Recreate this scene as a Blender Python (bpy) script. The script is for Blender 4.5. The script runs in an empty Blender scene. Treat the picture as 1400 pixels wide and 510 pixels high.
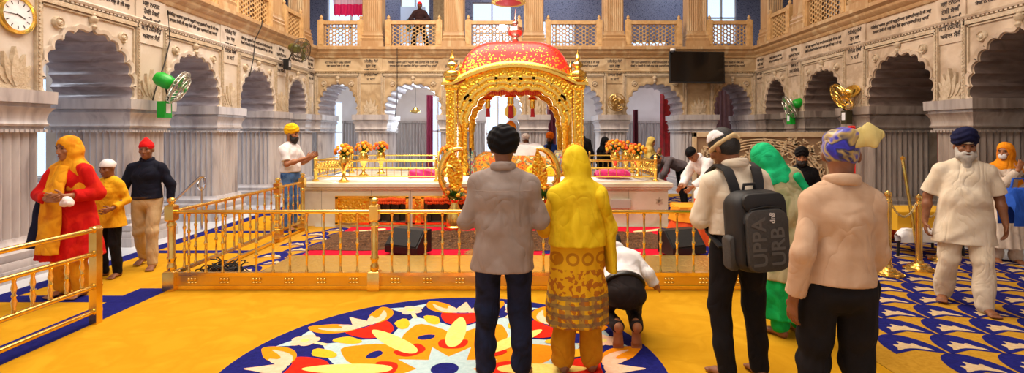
import bpy, bmesh, math, random
import numpy as np
from mathutils import Vector, Matrix
from mathutils.geometry import tessellate_polygon
random.seed(7)
RNG = np.random.default_rng(5)
PI = math.pi
SC = bpy.context.scene
COL = SC.collection

# ------------------------------------------------------------------ helpers
def lin(h):
    h = h.lstrip('#')
    c = [int(h[i:i+2], 16)/255 for i in (0, 2, 4)]
    return tuple(x/12.92 if x <= .04045 else ((x+.055)/1.055)**2.4 for x in c) + (1,)

MATS = {}
def mat(name, col, rough=.5, metal=0., var=None, vscale=4., stretch=(1, 1, 1), bump=0., bscale=60., btype='noise',
        sheen=0., coat=0., emit=0., spec=.5, crease=0., cscale=3.2, bdist=.012, detail=4., lo=.35, hi=.65, trans=0.):
    if name in MATS: return MATS[name]
    m = bpy.data.materials.new(name); m.use_nodes = True
    nt = m.node_tree; N = nt.nodes; L = nt.links
    b = N['Principled BSDF']
    col = lin(col) if isinstance(col, str) else tuple(col)+(1,)
    b.inputs['Base Color'].default_value = col
    b.inputs['Roughness'].default_value = rough
    b.inputs['Metallic'].default_value = metal
    b.inputs['Specular IOR Level'].default_value = spec
    b.inputs['Sheen Weight'].default_value = sheen
    b.inputs['Coat Weight'].default_value = coat
    if trans: b.inputs['Transmission Weight'].default_value = trans
    tc = N.new('ShaderNodeTexCoord'); mp = N.new('ShaderNodeMapping'); mp.inputs['Scale'].default_value = stretch
    L.new(tc.outputs['Object'], mp.inputs['Vector'])
    if var is not None:
        var = [var] if isinstance(var, str) else var
        nz = N.new('ShaderNodeTexNoise'); nz.inputs['Scale'].default_value = vscale; nz.inputs['Detail'].default_value = detail
        nz.inputs['Distortion'].default_value = .6
        L.new(mp.outputs[0], nz.inputs['Vector'])
        cr = N.new('ShaderNodeValToRGB'); L.new(nz.outputs['Fac'], cr.inputs['Fac'])
        e = cr.color_ramp.elements
        e[0].position = lo; e[0].color = col; e[1].position = hi; e[1].color = lin(var[-1])
        for i, v in enumerate(var[:-1]):
            q = e.new(lo+(hi-lo)*(i+1)/len(var)); q.color = lin(v)
        L.new(cr.outputs['Color'], b.inputs['Base Color'])
        if emit: L.new(cr.outputs['Color'], b.inputs['Emission Color'])
    if emit:
        b.inputs['Emission Color'].default_value = col; b.inputs['Emission Strength'].default_value = emit
    if bump:
        if btype == 'noise':
            t = N.new('ShaderNodeTexNoise'); t.inputs['Scale'].default_value = bscale; t.inputs['Detail'].default_value = 3; o = t.outputs['Fac']
        elif btype == 'wave':
            t = N.new('ShaderNodeTexWave'); t.inputs['Scale'].default_value = bscale; t.inputs['Distortion'].default_value = 1.5; o = t.outputs['Fac']
        else:
            t = N.new('ShaderNodeTexVoronoi'); t.inputs['Scale'].default_value = bscale; t.feature = 'SMOOTH_F1'; o = t.outputs['Distance']
        L.new(mp.outputs[0], t.inputs['Vector'])
        bp = N.new('ShaderNodeBump'); bp.inputs['Strength'].default_value = min(1., bump); bp.inputs['Distance'].default_value = bdist
        L.new(o, bp.inputs['Height']); L.new(bp.outputs[0], b.inputs['Normal'])
    if crease:
        t = N.new('ShaderNodeTexNoise'); t.inputs['Scale'].default_value = cscale; t.inputs['Detail'].default_value = 2.; t.inputs['Distortion'].default_value = 1.2
        mp2 = N.new('ShaderNodeMapping'); mp2.inputs['Scale'].default_value = (1.3, 1., .7); mp2.inputs['Rotation'].default_value = (.4, .5, .3); L.new(tc.outputs['Object'], mp2.inputs['Vector']); L.new(mp2.outputs[0], t.inputs['Vector'])
        a = N.new('ShaderNodeMath'); a.operation = 'SUBTRACT'; a.inputs[1].default_value = .5; L.new(t.outputs['Fac'], a.inputs[0])
        a2 = N.new('ShaderNodeMath'); a2.operation = 'ABSOLUTE'; L.new(a.outputs[0], a2.inputs[0])
        a3 = N.new('ShaderNodeMath'); a3.operation = 'POWER'; a3.inputs[1].default_value = .75; L.new(a2.outputs[0], a3.inputs[0])
        bq = N.new('ShaderNodeBump'); bq.inputs['Strength'].default_value = crease; bq.inputs['Distance'].default_value = .045
        L.new(a3.outputs[0], bq.inputs['Height'])
        if b.inputs['Normal'].is_linked: L.new(b.inputs['Normal'].links[0].from_socket, bq.inputs['Normal'])
        L.new(bq.outputs[0], b.inputs['Normal'])
    MATS[name] = m
    return m

def nod(m):
    return m.node_tree.nodes, m.node_tree.links, m.node_tree.nodes['Principled BSDF']

class MB:
    """collects shapes and links them as one mesh object"""
    def __init__(s): s.v = []; s.f = []; s.m = []; s.mi = 0
    def add(s, vs, fs):
        o = len(s.v); s.v.extend([tuple(map(float, p)) for p in vs])
        for f in fs: s.f.append([i+o for i in f]); s.m.append(s.mi)
        return s
    def box(s, x0, x1, y0, y1, z0, z1):
        return s.add([(x, y, z) for x in (x0, x1) for y in (y0, y1) for z in (z0, z1)],
                     [(0, 1, 3, 2), (4, 6, 7, 5), (0, 4, 5, 1), (2, 3, 7, 6), (0, 2, 6, 4), (1, 5, 7, 3)])
    def rings(s, rings, caps=True, closed=True):
        n = len(rings[0]); o = len(s.v); vs = [p for r in rings for p in r]; fs = []
        for k in range(len(rings)-1):
            for i in range(n if closed else n-1):
                j = (i+1) % n
                fs.append((k*n+i, k*n+j, (k+1)*n+j, (k+1)*n+i))
        if caps: fs.append(tuple(range(n))[::-1]); fs.append(tuple((len(rings)-1)*n+i for i in range(n)))
        return s.add(vs, fs)
    def lathe(s, prof, at=(0, 0, 0), n=16, axis=(0, 0, 1), lob=None):
        a = Vector(axis).normalized(); q = Vector((0, 0, 1)).rotation_difference(a).to_matrix(); at = Vector(at)
        R = []
        for r, z in prof:
            ring = []
            for i in range(n):
                t = 2*PI*i/n; rr = max(r, .0004)
                if lob: rr *= 1+lob[1]*abs(math.cos(lob[0]*t/2))
                ring.append(at+q @ Vector((rr*math.cos(t), rr*math.sin(t), z)))
            R.append(ring)
        return s.rings(R)
    def tube(s, path, r, n=8, flat=1., up=(0, 0, 1)):
        P = [Vector(p) for p in path]; R = []
        rs = r if isinstance(r, (list, tuple)) else [r]*len(P)
        U = Vector(up)
        for i, p in enumerate(P):
            d = (P[min(i+1, len(P)-1)]-P[max(i-1, 0)])
            d = d.normalized() if d.length > 1e-9 else Vector((0, 0, 1))
            a = d.cross(U)
            if a.length < 1e-3: a = d.cross(Vector((1, .3, 0)))
            a.normalize(); b = a.cross(d).normalized()
            R.append([p+a*(rs[i]*math.cos(2*PI*k/n))+b*(rs[i]*flat*math.sin(2*PI*k/n)) for k in range(n)])
        return s.rings(R)
    def ell(s, c, r, n=12, m=8, rot=None):
        c = Vector(c); R = []
        for k in range(m+1):
            t = PI*k/m; z = -math.cos(t); q = max(math.sin(t), .001)
            ring = [Vector((r[0]*q*math.cos(2*PI*i/n), r[1]*q*math.sin(2*PI*i/n), r[2]*z)) for i in range(n)]
            if rot is not None: ring = [rot @ p for p in ring]
            R.append([c+p for p in ring])
        return s.rings(R)
    def prism(s, poly, d0, d1, f=lambda a, b, d: (a, d, b)):
        """2-D outline (a,b) given thickness d0..d1 and mapped by f"""
        n = len(poly)
        tris = tessellate_polygon([[Vector((p[0], p[1], 0)) for p in poly]])
        vs = [f(p[0], p[1], d0) for p in poly]+[f(p[0], p[1], d1) for p in poly]
        fs = [tuple(t) for t in tris]+[tuple(i+n for i in t) for t in tris]
        fs += [(i, (i+1) % n, n+(i+1) % n, n+i) for i in range(n)]
        return s.add(vs, fs)
    def flat(s, poly, z, f=lambda a, b, d: (a, b, d)):
        tris = tessellate_polygon([[Vector((p[0], p[1], 0)) for p in poly]])
        return s.add([f(p[0], p[1], z) for p in poly], [tuple(t) for t in tris])
    def rect(s, cx, cy, hw, hd, prof):
        """mouldings: a rectangle lofted through (z, outset)"""
        return s.rings([[(cx-hw-o, cy-hd-o, z), (cx+hw+o, cy-hd-o, z), (cx+hw+o, cy+hd+o, z), (cx-hw-o, cy+hd+o, z)] for z, o in prof])
    def xf(s, f, i0=0):
        s.v[i0:] = [tuple(f(*p)) for p in s.v[i0:]]; return s
    def build(s, name, mats, parent=None, smooth=40, sub=None, bevel=0):
        me = bpy.data.meshes.new(name)
        V = s.v
        if sub is not None: V = [(x-sub[0], y-sub[1], z-sub[2]) for x, y, z in V]
        me.from_pydata(V, [], s.f)
        mats = mats if isinstance(mats, (list, tuple)) else [mats]
        for m in mats: me.materials.append(m)
        if len(mats) > 1: me.polygons.foreach_set('material_index', s.m)
        bm = bmesh.new(); bm.from_mesh(me); bmesh.ops.recalc_face_normals(bm, faces=bm.faces)
        if bevel:
            es = [e for e in bm.edges if len(e.link_faces) == 2 and e.calc_face_angle(0) > .6]
            bmesh.ops.bevel(bm, geom=es, offset=bevel, segments=2, affect='EDGES', profile=.6)
        bm.to_mesh(me); bm.free()
        if smooth:
            me.shade_smooth(); me.set_sharp_from_angle(angle=math.radians(smooth))
        o = bpy.data.objects.new(name, me); COL.objects.link(o)
        if parent is not None: o.parent = parent
        return o

def tag(o, label=None, cat=None, group=None, kind=None):
    if label: o['label'] = label
    if cat: o['category'] = cat
    if group: o['group'] = group
    if kind: o['kind'] = kind
    return o
def thing(name, label, cat, loc=(0, 0, 0), rz=0., group=None):
    o = bpy.data.objects.new(name, None); COL.objects.link(o)
    o.location = loc; o.rotation_euler = (0, 0, rz); o.empty_display_size = .1
    return tag(o, label, cat, group)
def structure(o): o['kind'] = 'structure'; return o
def dup(root, loc, rz=None, label=None, group=None, scale=None):
    r = root.copy(); COL.objects.link(r); r.location = loc
    if rz is not None: r.rotation_euler = (0, 0, rz)
    if scale: r.scale = (scale,)*3
    if label: r['label'] = label
    if group: r['group'] = group
    def rec(a, b):
        for ch in a.children:
            c = ch.copy(); COL.objects.link(c); c.parent = b
            rec(ch, c)
    rec(root, r)
    return r

def at(px, py, Y):
    """world point that lies at depth Y under a pixel of the 1400x510 frame"""
    return Vector(((px-712)*Y/700, Y, 1.7-(py-181)*Y/700))

def lobes(pts, sag=.2, n=7, tip=.14):
    """right half of a cusped arch through the given cusp points, spring to apex, mirrored into a full outline"""
    out = []
    for k in range(len(pts)-1):
        a = Vector(pts[k]); b = Vector(pts[k+1]); d = b-a; L = d.length; nr = Vector((d.y, -d.x))/L
        last = k == len(pts)-2
        for i in range(n):
            t = i/n
            q = tip*math.sin(2*PI*t) if last else sag*4*t*(1-t)
            out.append(a+d*t+nr*(q*L))
    out.append(Vector(pts[-1]))
    left = [Vector((-p.x, p.y)) for p in out[:-1]]
    return out+left[::-1]
def offset_poly(P, d):
    out = []
    for i, p in enumerate(P):
        a = P[max(i-1, 0)]; b = P[min(i+1, len(P)-1)]; t = (b-a)
        t = t.normalized() if t.length > 1e-9 else Vector((0, 1))
        out.append(p+Vector((t.y, -t.x))*d)
    return out

# ------------------------------------------------------------------ camera
cam = bpy.data.cameras.new('camera'); co = bpy.data.objects.new('camera', cam); COL.objects.link(co)
co.location = (0, 0, 1.7); co.rotation_euler = (PI/2, 0, 0)
cam.sensor_width = 36; cam.lens = 18; cam.sensor_fit = 'HORIZONTAL'
cam.shift_x = -12/1400; cam.shift_y = -74/1400; cam.clip_start = .05
SC.camera = co

# ------------------------------------------------------------------ materials
WALL = mat('cream_marble', '#cfc0ad', .42, var=['#c9b9a6', '#d8cdc0', '#b5a394'], vscale=1.6, detail=7, bump=.06, bscale=18, lo=.3, hi=.72)
STREAK = mat('streaked_grey_marble', '#938b8c', .35, var=['#b3abab', '#c0b9b8', '#a0979a'], vscale=2.6, stretch=(1.6, 1.6, .3), detail=8, lo=.32, hi=.68)
STREAKR = mat('streaked_marble_shaded', '#75675f', .35, var=['#95877d', '#a4968b', '#7d6e66'], vscale=2.6, stretch=(1.6, 1.6, .3), detail=8, lo=.32, hi=.68)  # same streaked stone, the right side's dimness put into its colour
SOFF = mat('shaded_soffit_marble', '#958a8c', .3, var=['#a89da0', '#877b7c'], vscale=2.4, stretch=(1, 1, 3.), detail=6)  # arch undersides: wall marble with its shade painted into the colour
WALLB = mat('cream_marble_warm_lit', '#b79d79', .45, var=['#c6ae8b', '#a68b68', '#bda27c'], vscale=1.8, detail=7, bump=.06, bscale=18, lo=.3, hi=.7)  # back wall: warm lamplight put into the marble's colour
WALLR = mat('cream_marble_shaded', '#bfa78d', .42, var=['#cdb9a2', '#ac957d', '#c9b49c'], vscale=1.6, detail=7, bump=.06, bscale=18, lo=.3, hi=.7)  # right wall: the dimmer light there is put into the marble's colour
CARVE = mat('carved_cream_marble', '#cbb99f', .5, var='#b5a084', vscale=14, bump=.6, bscale=55)
SAND = mat('gallery_sandstone', '#b8956a', .5, var=['#ae875a', '#c4a880'], vscale=2.2, stretch=(2, 2, .4), detail=6)
JALI = mat('pale_carved_stone', '#d3ad78', .5, var='#bd9560', vscale=9)
INK = mat('dark_engraved_ink', '#3a302c', .6)
FLOORM = mat('white_marble_floor', '#cfd3dc', .12, var=['#dde1e8', '#b9bfcc'], vscale=.9, detail=6)
GOLD = mat('polished_gold', (1., .70, .16), .2, 1., bump=.05, bscale=12)
GOLDB = mat('brass', (.95, .70, .23), .22, 1., var='#e6bc60', vscale=3)
GOLDE = mat('embossed_gold', (1., .66, .10), .28, 1., bump=1., bscale=26, btype='vor', bdist=.02, var='#f2b52c', vscale=20)
GOLDN = mat('gold_relief_sheet', (1., .72, .19), .3, 1., bump=.9, bscale=22)
RED = mat('red_velvet', '#b3101f', .75, var='#8c0a18', vscale=6, sheen=.3)
BLACK = mat('black_plastic', '#121214', .45)
WHITE = mat('white_cotton', '#efeef0', .8, var='#dcdbe0', vscale=8)
# ------------------------------------------------------------------ the hall
XL, XR, YB = -5.85, 6.66, 14.5
ZS, ZT, ZG = 2.2, 3.87, 4.1
DEP = 1.2
FL = MB().box(-12.5, 13.5, -4, 21, -.3, 0).build('floor', FLOORM, smooth=0); structure(FL)

LINES = ['ਸਤਿ ਨਾਮੁ ਕਰਤਾ ਪੁਰਖੁ ਨਿਰਭਉ', 'ਨਿਰਵੈਰੁ ਅਕਾਲ ਮੂਰਤਿ ਅਜੂਨੀ', 'ਸੈਭੰ ਗੁਰ ਪ੍ਰਸਾਦਿ ਜਪੁ ਆਦਿ', 'ਸਚੁ ਜੁਗਾਦਿ ਸਚੁ ਹੈ ਭੀ ਸਚੁ', 'ਨਾਨਕ ਹੋਸੀ ਭੀ ਸਚੁ ਸੋਚੈ', 'ਸੋਚਿ ਨ ਹੋਵਈ ਜੇ ਸੋਚੀ ਲਖ']
TXT = {}
def text_mesh(key, body, size, spacing=1.25):
    if key in TXT: return TXT[key]
    cu = bpy.data.curves.new('inscription', 'FONT'); cu.body = body; cu.size = size; cu.align_x = 'CENTER'; cu.align_y = 'CENTER'
    cu.space_line = spacing; cu.extrude = .002; cu.offset = size*.018; cu.resolution_u = 2
    o = bpy.data.objects.new('inscription', cu); COL.objects.link(o)
    dg = bpy.context.evaluated_depsgraph_get(); dg.update()
    me = bpy.data.meshes.new_from_object(o.evaluated_get(dg))
    bpy.data.objects.remove(o); bpy.data.curves.remove(cu)
    me.materials.clear(); me.materials.append(INK)
    TXT[key] = me; return me
def put_text(name, me, parent, loc, rz, mats=None):
    o = bpy.data.objects.new(name, me); COL.objects.link(o); o.parent = parent
    o.matrix_local = Matrix.Translation(loc) @ Matrix.Rotation(rz, 4, 'Z') @ Matrix.Rotation(PI/2, 4, 'X')
    return o

ARCH = [(1, 0), (1.0, .2), (.95, .4), (.83, .58), (.64, .74), (.4, .87), (0, 1)]
def arch_outline(half, h):
    return lobes([(a*half, b*h) for a, b in ARCH], sag=.34, tip=.13)
def flute_ring(cx, cy, hw, hd, pitch=.1, bulge=.036):
    P = []
    def side(ax, ay, bx, by, nx, ny):
        L = math.hypot(bx-ax, by-ay); n = max(2, round(L/pitch))
        for i in range(n):
            for k in range(4):
                t = (i+k/4)/n; q = bulge*math.sin(PI*k/4)
                P.append((ax+(bx-ax)*t+nx*q, ay+(by-ay)*t+ny*q))
    side(cx-hw, cy-hd, cx+hw, cy-hd, 0, -1); side(cx+hw, cy-hd, cx+hw, cy+hd, 1, 0)
    side(cx+hw, cy+hd, cx-hw, cy+hd, 0, 1); side(cx-hw, cy+hd, cx-hw, cy-hd, -1, 0)
    return P
CAPITAL = [(1.70, .0), (1.70, .03), (1.735, .035), (1.735, .012), (1.775, .012), (1.775, .04), (1.80, .05), (1.815, .035), (1.86, .03), (1.93, .045),
           (1.985, .075), (2.0, .09), (2.0, .055), (2.04, .055), (2.05, .1), (2.2, .105), (2.2, .0)]
BASE = [(0, .14), (.13, .14), (.13, .115), (.18, .12), (.22, .10), (.22, .08), (.27, .10), (.31, .10), (.34, .06), (.40, .075), (.43, .04), (.47, .03), (.47, 0)]
def leaf_poly(L, w, n=7):
    r = [(w*math.sin(PI*(i/n)**.8)*(1-.25*i/n), L*i/n) for i in range(n+1)]
    return r+[(-x, y) for x, y in r[-2:0:-1]]
def rot2(P, a, ox, oy):
    c, s = math.cos(a), math.sin(a)
    return [(ox+x*c-y*s, oy+x*s+y*c) for x, y in P]

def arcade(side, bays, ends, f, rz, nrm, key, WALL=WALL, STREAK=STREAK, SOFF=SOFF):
    """bays (centre, half width) along u; ends the wall's two u limits; f maps (u, w, z), w > 0 goes into the wall"""
    bays = sorted(bays)
    piers = []; lo = ends[0]
    for c, h in bays:
        piers.append((lo, c-h)); lo = c+h
    piers.append((lo, ends[1]))
    mids = [ends[0]]+[(a+b)/2 for a, b in piers[1:-1]]+[ends[1]]
    W = MB()
    outl = {}
    for k, (c, h) in enumerate(bays):
        A = arch_outline(h, .91); outl[k] = A
        pr = [(c+p.x, ZS+p.y) for p in A]
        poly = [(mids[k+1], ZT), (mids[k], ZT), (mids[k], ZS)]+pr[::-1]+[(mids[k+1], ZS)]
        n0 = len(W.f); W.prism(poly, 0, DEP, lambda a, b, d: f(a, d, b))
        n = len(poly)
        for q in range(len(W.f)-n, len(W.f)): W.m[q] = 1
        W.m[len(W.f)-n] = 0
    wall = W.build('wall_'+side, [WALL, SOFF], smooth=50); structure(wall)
    def part(name, mb, m, parent=wall, smooth=40): return mb.build(name, m, parent, smooth)
    # piers
    for a, b in piers:
        if b-a < .12: continue
        cx, hw = (a+b)/2, (b-a)/2
        hw2 = hw-.02
        mb = MB(); R = flute_ring(cx, DEP/2, hw2-.03, DEP/2-.05)
        mb.rings([[(x, y, z) for x, y in R] for z in (.46, 1.72)])
        mb.xf(f); pr = part('pier_shaft', mb, STREAK)
        cp = MB(); cp.rect(cx, DEP/2, hw2, DEP/2-.02, CAPITAL); cp.xf(f); cp = part('capital', cp, STREAK, pr)
        bd = MB()
        for s_ in (-1, 1):
            n = max(2, round(2*hw/.062))
            for i in range(n): u = a+(i+.5)*(b-a)/n; w = DEP/2+s_*(DEP/2+.018); bd.box(u-.02, u+.02, w-.02, w+.02, 1.70, 1.735)
            n = round(DEP/.062)
            for i in range(n): w = (i+.5)*DEP/n; u = cx+s_*(hw2+.035); bd.box(u-.02, u+.02, w-.02, w+.02, 1.70, 1.735)
        bd.xf(f); part('bead_row', bd, STREAK, pr, 0)
        bs = MB(); bs.rect(cx, DEP/2, hw2-.02, DEP/2-.04, BASE); bs.xf(f); part('pier_base', bs, STREAK, pr)
        # slender pilaster on the passage side
        if b-a > .5:
            pp = MB(); pp.rect(cx, DEP+.14, .2, .12, [(0, .06), (.3, .06), (.34, .0), (1.75, .0), (1.8, .04), (1.95, .02), (2.05, .08), (2.2, .08), (2.2, 0), (3.87, 0)]); pp.xf(f); part('passage_pilaster', pp, WALL)
    # bay ornament
    for k, (c, h) in enumerate(bays):
        A = outl[k]
        o1, o2 = offset_poly(A, .015), offset_poly(A, .07)
        mb = MB(); R = []
        for p, q in zip(o1, o2):
            p = Vector((p.x, max(p.y, .0))); q = Vector((q.x, max(q.y, 0.0)))
            R.append([(c+p.x, 0, ZS+p.y), (c+p.x, -.03, ZS+p.y), (c+q.x, -.04, ZS+q.y), (c+q.x, 0, ZS+q.y)])
        mb.rings(R); mb.xf(f); part('arch_moulding', mb, WALL)
        # carved frame round the arch
        mb = MB(); e = h+.125; zt = 3.36
        for s_ in (-1, 1):
            mb.box(c+s_*e-.03, c+s_*e+.03, -.045, 0, ZS, zt); mb.box(c+s_*(e-.06)-.012, c+s_*(e-.06)+.012, -.025, 0, ZS, zt-.06)
        mb.box(c-e, c+e, -.045, 0, zt-.06, zt); mb.box(c-e+.05, c+e-.05, -.025, 0, zt-.095, zt-.075)
        n = round((zt-ZS)/.05)
        for s_ in (-1, 1):
            for i in range(n): z = ZS+(i+.5)*(zt-ZS)/n; mb.box(c+s_*e-.014, c+s_*e+.014, -.06, -.04, z-.016, z+.016)
        mb.xf(f); part('arch_frame', mb, CARVE, smooth=0)
        for s_ in (-1, 1):
            mb = MB(); r = .085
            mb.lathe([(0, 0), (r, 0), (r, .03), (r*.86, .045), (r*.72, .03), (r*.5, .03), (r*.42, .05), (r*.2, .06), (0, .05)], (c+s_*h*.77, 0, ZS+.885), 24, (0, -1, 0), (8, -.14))
            mb.xf(f); part('rosette', mb, CARVE)
        mb = MB()
        mb.lathe([(0, 0), (.03, .01), (.05, .05), (.03, .09), (.055, .12), (.06, .16), (.03, .2), (.04, .215), (.015, .25), (0, .27)], (c, -.02, ZS+.89), 12, (0, 0, 1))
        mb.xf(f); part('arch_finial', mb, CARVE)
    # pilaster panels with acanthus and inscriptions
    for i, (a, b) in enumerate(piers):
        w = b-a
        if w < .5: continue
        c = (a+b)/2; pw = min(w-.22, .62)
        mb = MB()
        for s_ in (-1, 1): mb.box(c+s_*pw/2-.012, c+s_*pw/2+.012, -.02, 0, ZS, 3.1)
        mb.box(c-pw/2-.01, c+pw/2+.01, -.02, 0, 3.08, 3.8)
        mb.xf(f); part('pilaster_panel', mb, WALL, smooth=0)
        mb = MB()
        for j, (an, L) in enumerate([(-.95, .22), (.95, .22), (-.6, .32), (.6, .32), (-.28, .4), (.28, .4), (0, .46)]):
            P = rot2(leaf_poly(L, .055), -an, c+math.sin(an)*.05, ZS+.03)
            i0 = len(mb.v); mb.prism(P, 0, -.02-.006*j, lambda x, y, d: (x, d, y))
        mb.box(c-.2, c+.2, -.035, 0, ZS+.0, ZS+.05)
        mb.xf(f); part('acanthus_carving', mb, CARVE, smooth=30)
        body = '\n'.join((LINES[(i+q) % 6].split(' ')[q % 3]+' '+LINES[(i+q+1) % 6].split(' ')[0]) for q in range(5))
        me = text_mesh(('v', i % 3), body, .098, 1.3)
        p = f(c, -.024, 3.45); put_text('inscription', me, wall, p, rz)
    for k, (c, h) in enumerate(bays):
        q = LINES[k % 6]+' '+LINES[(k+2) % 6] if h > .6 else LINES[k % 6]
        r = LINES[(k+3) % 6]+' '+LINES[(k+1) % 6] if h > .6 else LINES[(k+3) % 6]
        me = text_mesh(('h', k % 2, h > .6), q+'\n'+r, .074 if h > .6 else .07, 1.35)
        put_text('inscription', me, wall, f(c, -.006, 3.63), rz)
    # string course and cornice along the whole wall
    mb = MB(); u0, u1 = ends
    mb.prism([(0, 3.395), (-.05, 3.40), (-.065, 3.43), (-.02, 3.46), (0, 3.47)], u0, u1, lambda w, z, u: (u, w, z))
    for i in range(int((u1-u0)/.07)):
        u = u0+.035+i*.07; mb.box(u-.02, u+.02, -.045, 0, 3.375, 3.398)
    mb.xf(f); part('string_course', mb, WALL, smooth=30)
    mb = MB()
    mb.prism([(0, 3.80), (-.03, 3.81), (-.05, 3.85), (-.05, 3.87), (-.12, 3.93), (-.13, 3.95), (-.13, 3.985), (-.2, 4.03), (-.2, ZG), (0, ZG)], u0, u1, lambda w, z, u: (u, w, z))
    mb.xf(f); part('cornice', mb, SAND, smooth=30)
    # gallery above: floor, columns, beam, rear wall
    mb = MB(); mb.box(u0, u1, 0, 4.2, ZT, ZG-.002); mb.xf(f); part('gallery_slab', mb, SAND, smooth=0)
    for a, b in piers:
        if b-a < .2: continue
        c = (a+b)/2; hw = min((b-a)/2-.03, .34)
        if a == u0: c = a+hw+.02
        if b == u1: c = b-hw-.02
        mb = MB(); R = flute_ring(c, .3, hw-.07, .21, .06, .014); mb.rings([[(x, y, z) for x, y in R] for z in (ZG+.48, 6.7)])
        mb.rect(c, .3, hw-.07, .21, [(ZG, .07), (ZG+.2, .07), (ZG+.2, .04), (ZG+.27, .06), (ZG+.31, .03), (ZG+.36, .05), (ZG+.42, .02), (ZG+.48, .03), (ZG+.5, 0)])
        mb.xf(f); part('gallery_column', mb, SAND)
    mb = MB(); mb.box(u0, u1, -.02, .62, 6.7, 7.3); mb.xf(f); part('gallery_beam', mb, SAND, smooth=0)
    return wall, piers, bays

SB = [(4.78, .68), (6.98, .68), (9.18, .68), (11.38, .68), (13.38, .5)]
SB2 = [(2.58, .68)]+SB
fB = lambda u, w, z: (u, YB+w, z)
fL = lambda u, w, z: (XL-w, u, z)
fR = lambda u, w, z: (XR+w, u, z)
BB = [(-5.18, .5), (-3.05, .75), (-.77, .75), (1.51, .75), (3.79, .75), (6.0, .48)]
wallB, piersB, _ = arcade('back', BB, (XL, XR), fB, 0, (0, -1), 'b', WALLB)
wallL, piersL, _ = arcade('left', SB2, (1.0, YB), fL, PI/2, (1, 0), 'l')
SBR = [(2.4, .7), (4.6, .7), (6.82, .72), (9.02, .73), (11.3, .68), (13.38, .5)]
wallR, piersR, _ = arcade('right', SBR, (1.0, YB), fR, -PI/2, (-1, 0), 'r', WALLR, STREAKR, mat('deep_shade_soffit_marble', '#75635a', .32, var=['#85736a', '#67564e'], vscale=2.4, stretch=(1, 1, 3.), detail=6))  # right soffits: deep shade painted into the marble colour

# ---- the passage's outer walls (dado of reeded marble, plaster above) with windows
GLASS = bpy.data.materials.new('window_glass'); GLASS.use_nodes = True
_N, _L = GLASS.node_tree.nodes, GLASS.node_tree.links
_N.remove(_N['Principled BSDF']); _t = _N.new('ShaderNodeBsdfTransparent'); _t.inputs[0].default_value = (.85, .92, 1, 1)
_g = _N.new('ShaderNodeBsdfGlossy'); _g.inputs['Roughness'].default_value = .05; _x = _N.new('ShaderNodeMixShader'); _x.inputs[0].default_value = .08
_L.new(_t.outputs[0], _x.inputs[1]); _L.new(_g.outputs[0], _x.inputs[2]); _L.new(_x.outputs[0], _N['Material Output'].inputs[0])
PLASTER = mat('white_plaster', '#d2cdcb', .6, var='#c2bbb8', vscale=1.2)
DADO = mat('grey_reeded_dado', '#8f8782', .4, var=['#a59d98', '#786f6a'], vscale=3, stretch=(3, 3, .2), detail=6)
STONEB = mat('blue_grey_terrazzo', '#5d6684', .25, var=['#8288a0', '#3f4763'], vscale=24, detail=3)
BRICK = mat('tan_stone_cladding', '#a98a5d', .6, var='#c3a87c', vscale=12)

def outer_wall(side, f, u0, u1, w, wins, gwins, gstone):
    """wins: windows of the passage (u0,u1,z0,z1); gwins: those of the gallery above"""
    W = MB()
    def strip(z0, z1, holes, mi):
        xs = sorted(holes); x = u0
        W.mi = mi
        for a, b, za, zb in xs:
            if a > x: W.box(x, a, w, w+.25, z0, z1)
            if za > z0: W.box(a, b, w, w+.25, z0, za)
            if zb < z1: W.box(a, b, w, w+.25, zb, z1)
            x = b
        if x < u1: W.box(x, u1, w, w+.25, z0, z1)
    strip(0, ZT, wins, 0)
    strip(ZG, 7.2, gwins, 1)
    W.xf(f); wall = W.build('wall_outer_'+side, [PLASTER, gstone], smooth=0); structure(wall)
    D = MB(); x = u0
    for a, b, za, zb in sorted(wins)+[(u1, u1, 0, 0)]:
        if a-x > .1:
            n = max(2, int((a-x)/.11))
            for i in range(n):
                u = x+(i+.5)*(a-x)/n; D.tube([(u, w, .25), (u, w, 2.05)], .045, 6)
            D.box(x, a, w-.06, w, 0, .28); D.box(x, a, w-.06, w, 2.03, 2.12)
        x = b
    D.xf(f); D.build('dado', DADO, wall)
    for k, (a, b, za, zb) in enumerate(list(wins)+list(gwins)):
        G = MB(); G.box(a, b, w+.1, w+.11, za, zb); G.xf(f)
        g = G.build('window_1', GLASS, None, 0); structure(g)
        F = MB()
        for u in (a, b, (a+b)/2): F.box(u-.03, u+.03, w+.06, w+.15, za, zb)
        for z in (za, zb, za+(zb-za)*.5): F.box(a-.03, b+.03, w+.06, w+.15, z-.025, z+.025)
        F.xf(f); F.build('window_frame', PLASTER, g, 0)
        if k < len(wins) and za < .5:
            pass
    return wall
sw = [(y-.62, y+.62, .85, 2.75) for y in (2.75, 4.95, 7.15, 9.45, 11.6, 13.8)]
outer_wall('left', fL, 0, 19.0, 3.2, sw, [(y-.8, y+.8, 4.9, 6.6) for y in (4.8, 7, 9.2, 11.4, 13.6)], PLASTER)
outer_wall('right', fR, 0, 19.0, 3.2, [], [(y-.7, y+.7, 5.0, 6.5) for y in (6.9, 9.2, 11.4, 13.6)], PLASTER)
bw = [(6.1, 6.9, .5, 3.0), (-7.1, -6.45, .6, 2.8), (-3.32, -2.72, .5, 3.0), (-1.25, -.42, .3, 3.0)]  # first window is unseen, added to light the right back soffits
gw = [(-7.0, -5.3, 4.2, 6.8), (-4.35, -3.3, 4.2, 6.8), (-1.75, -.35, 4.2, 6.4), (.6, 1.95, 4.2, 5.75), (4.0, 5.3, 4.2, 5.0), (6.75, 7.8, 4.9, 6.8)]
outer_wall('back', fB, -9.2, 10.0, 4.0, bw, gw, STONEB)
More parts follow.
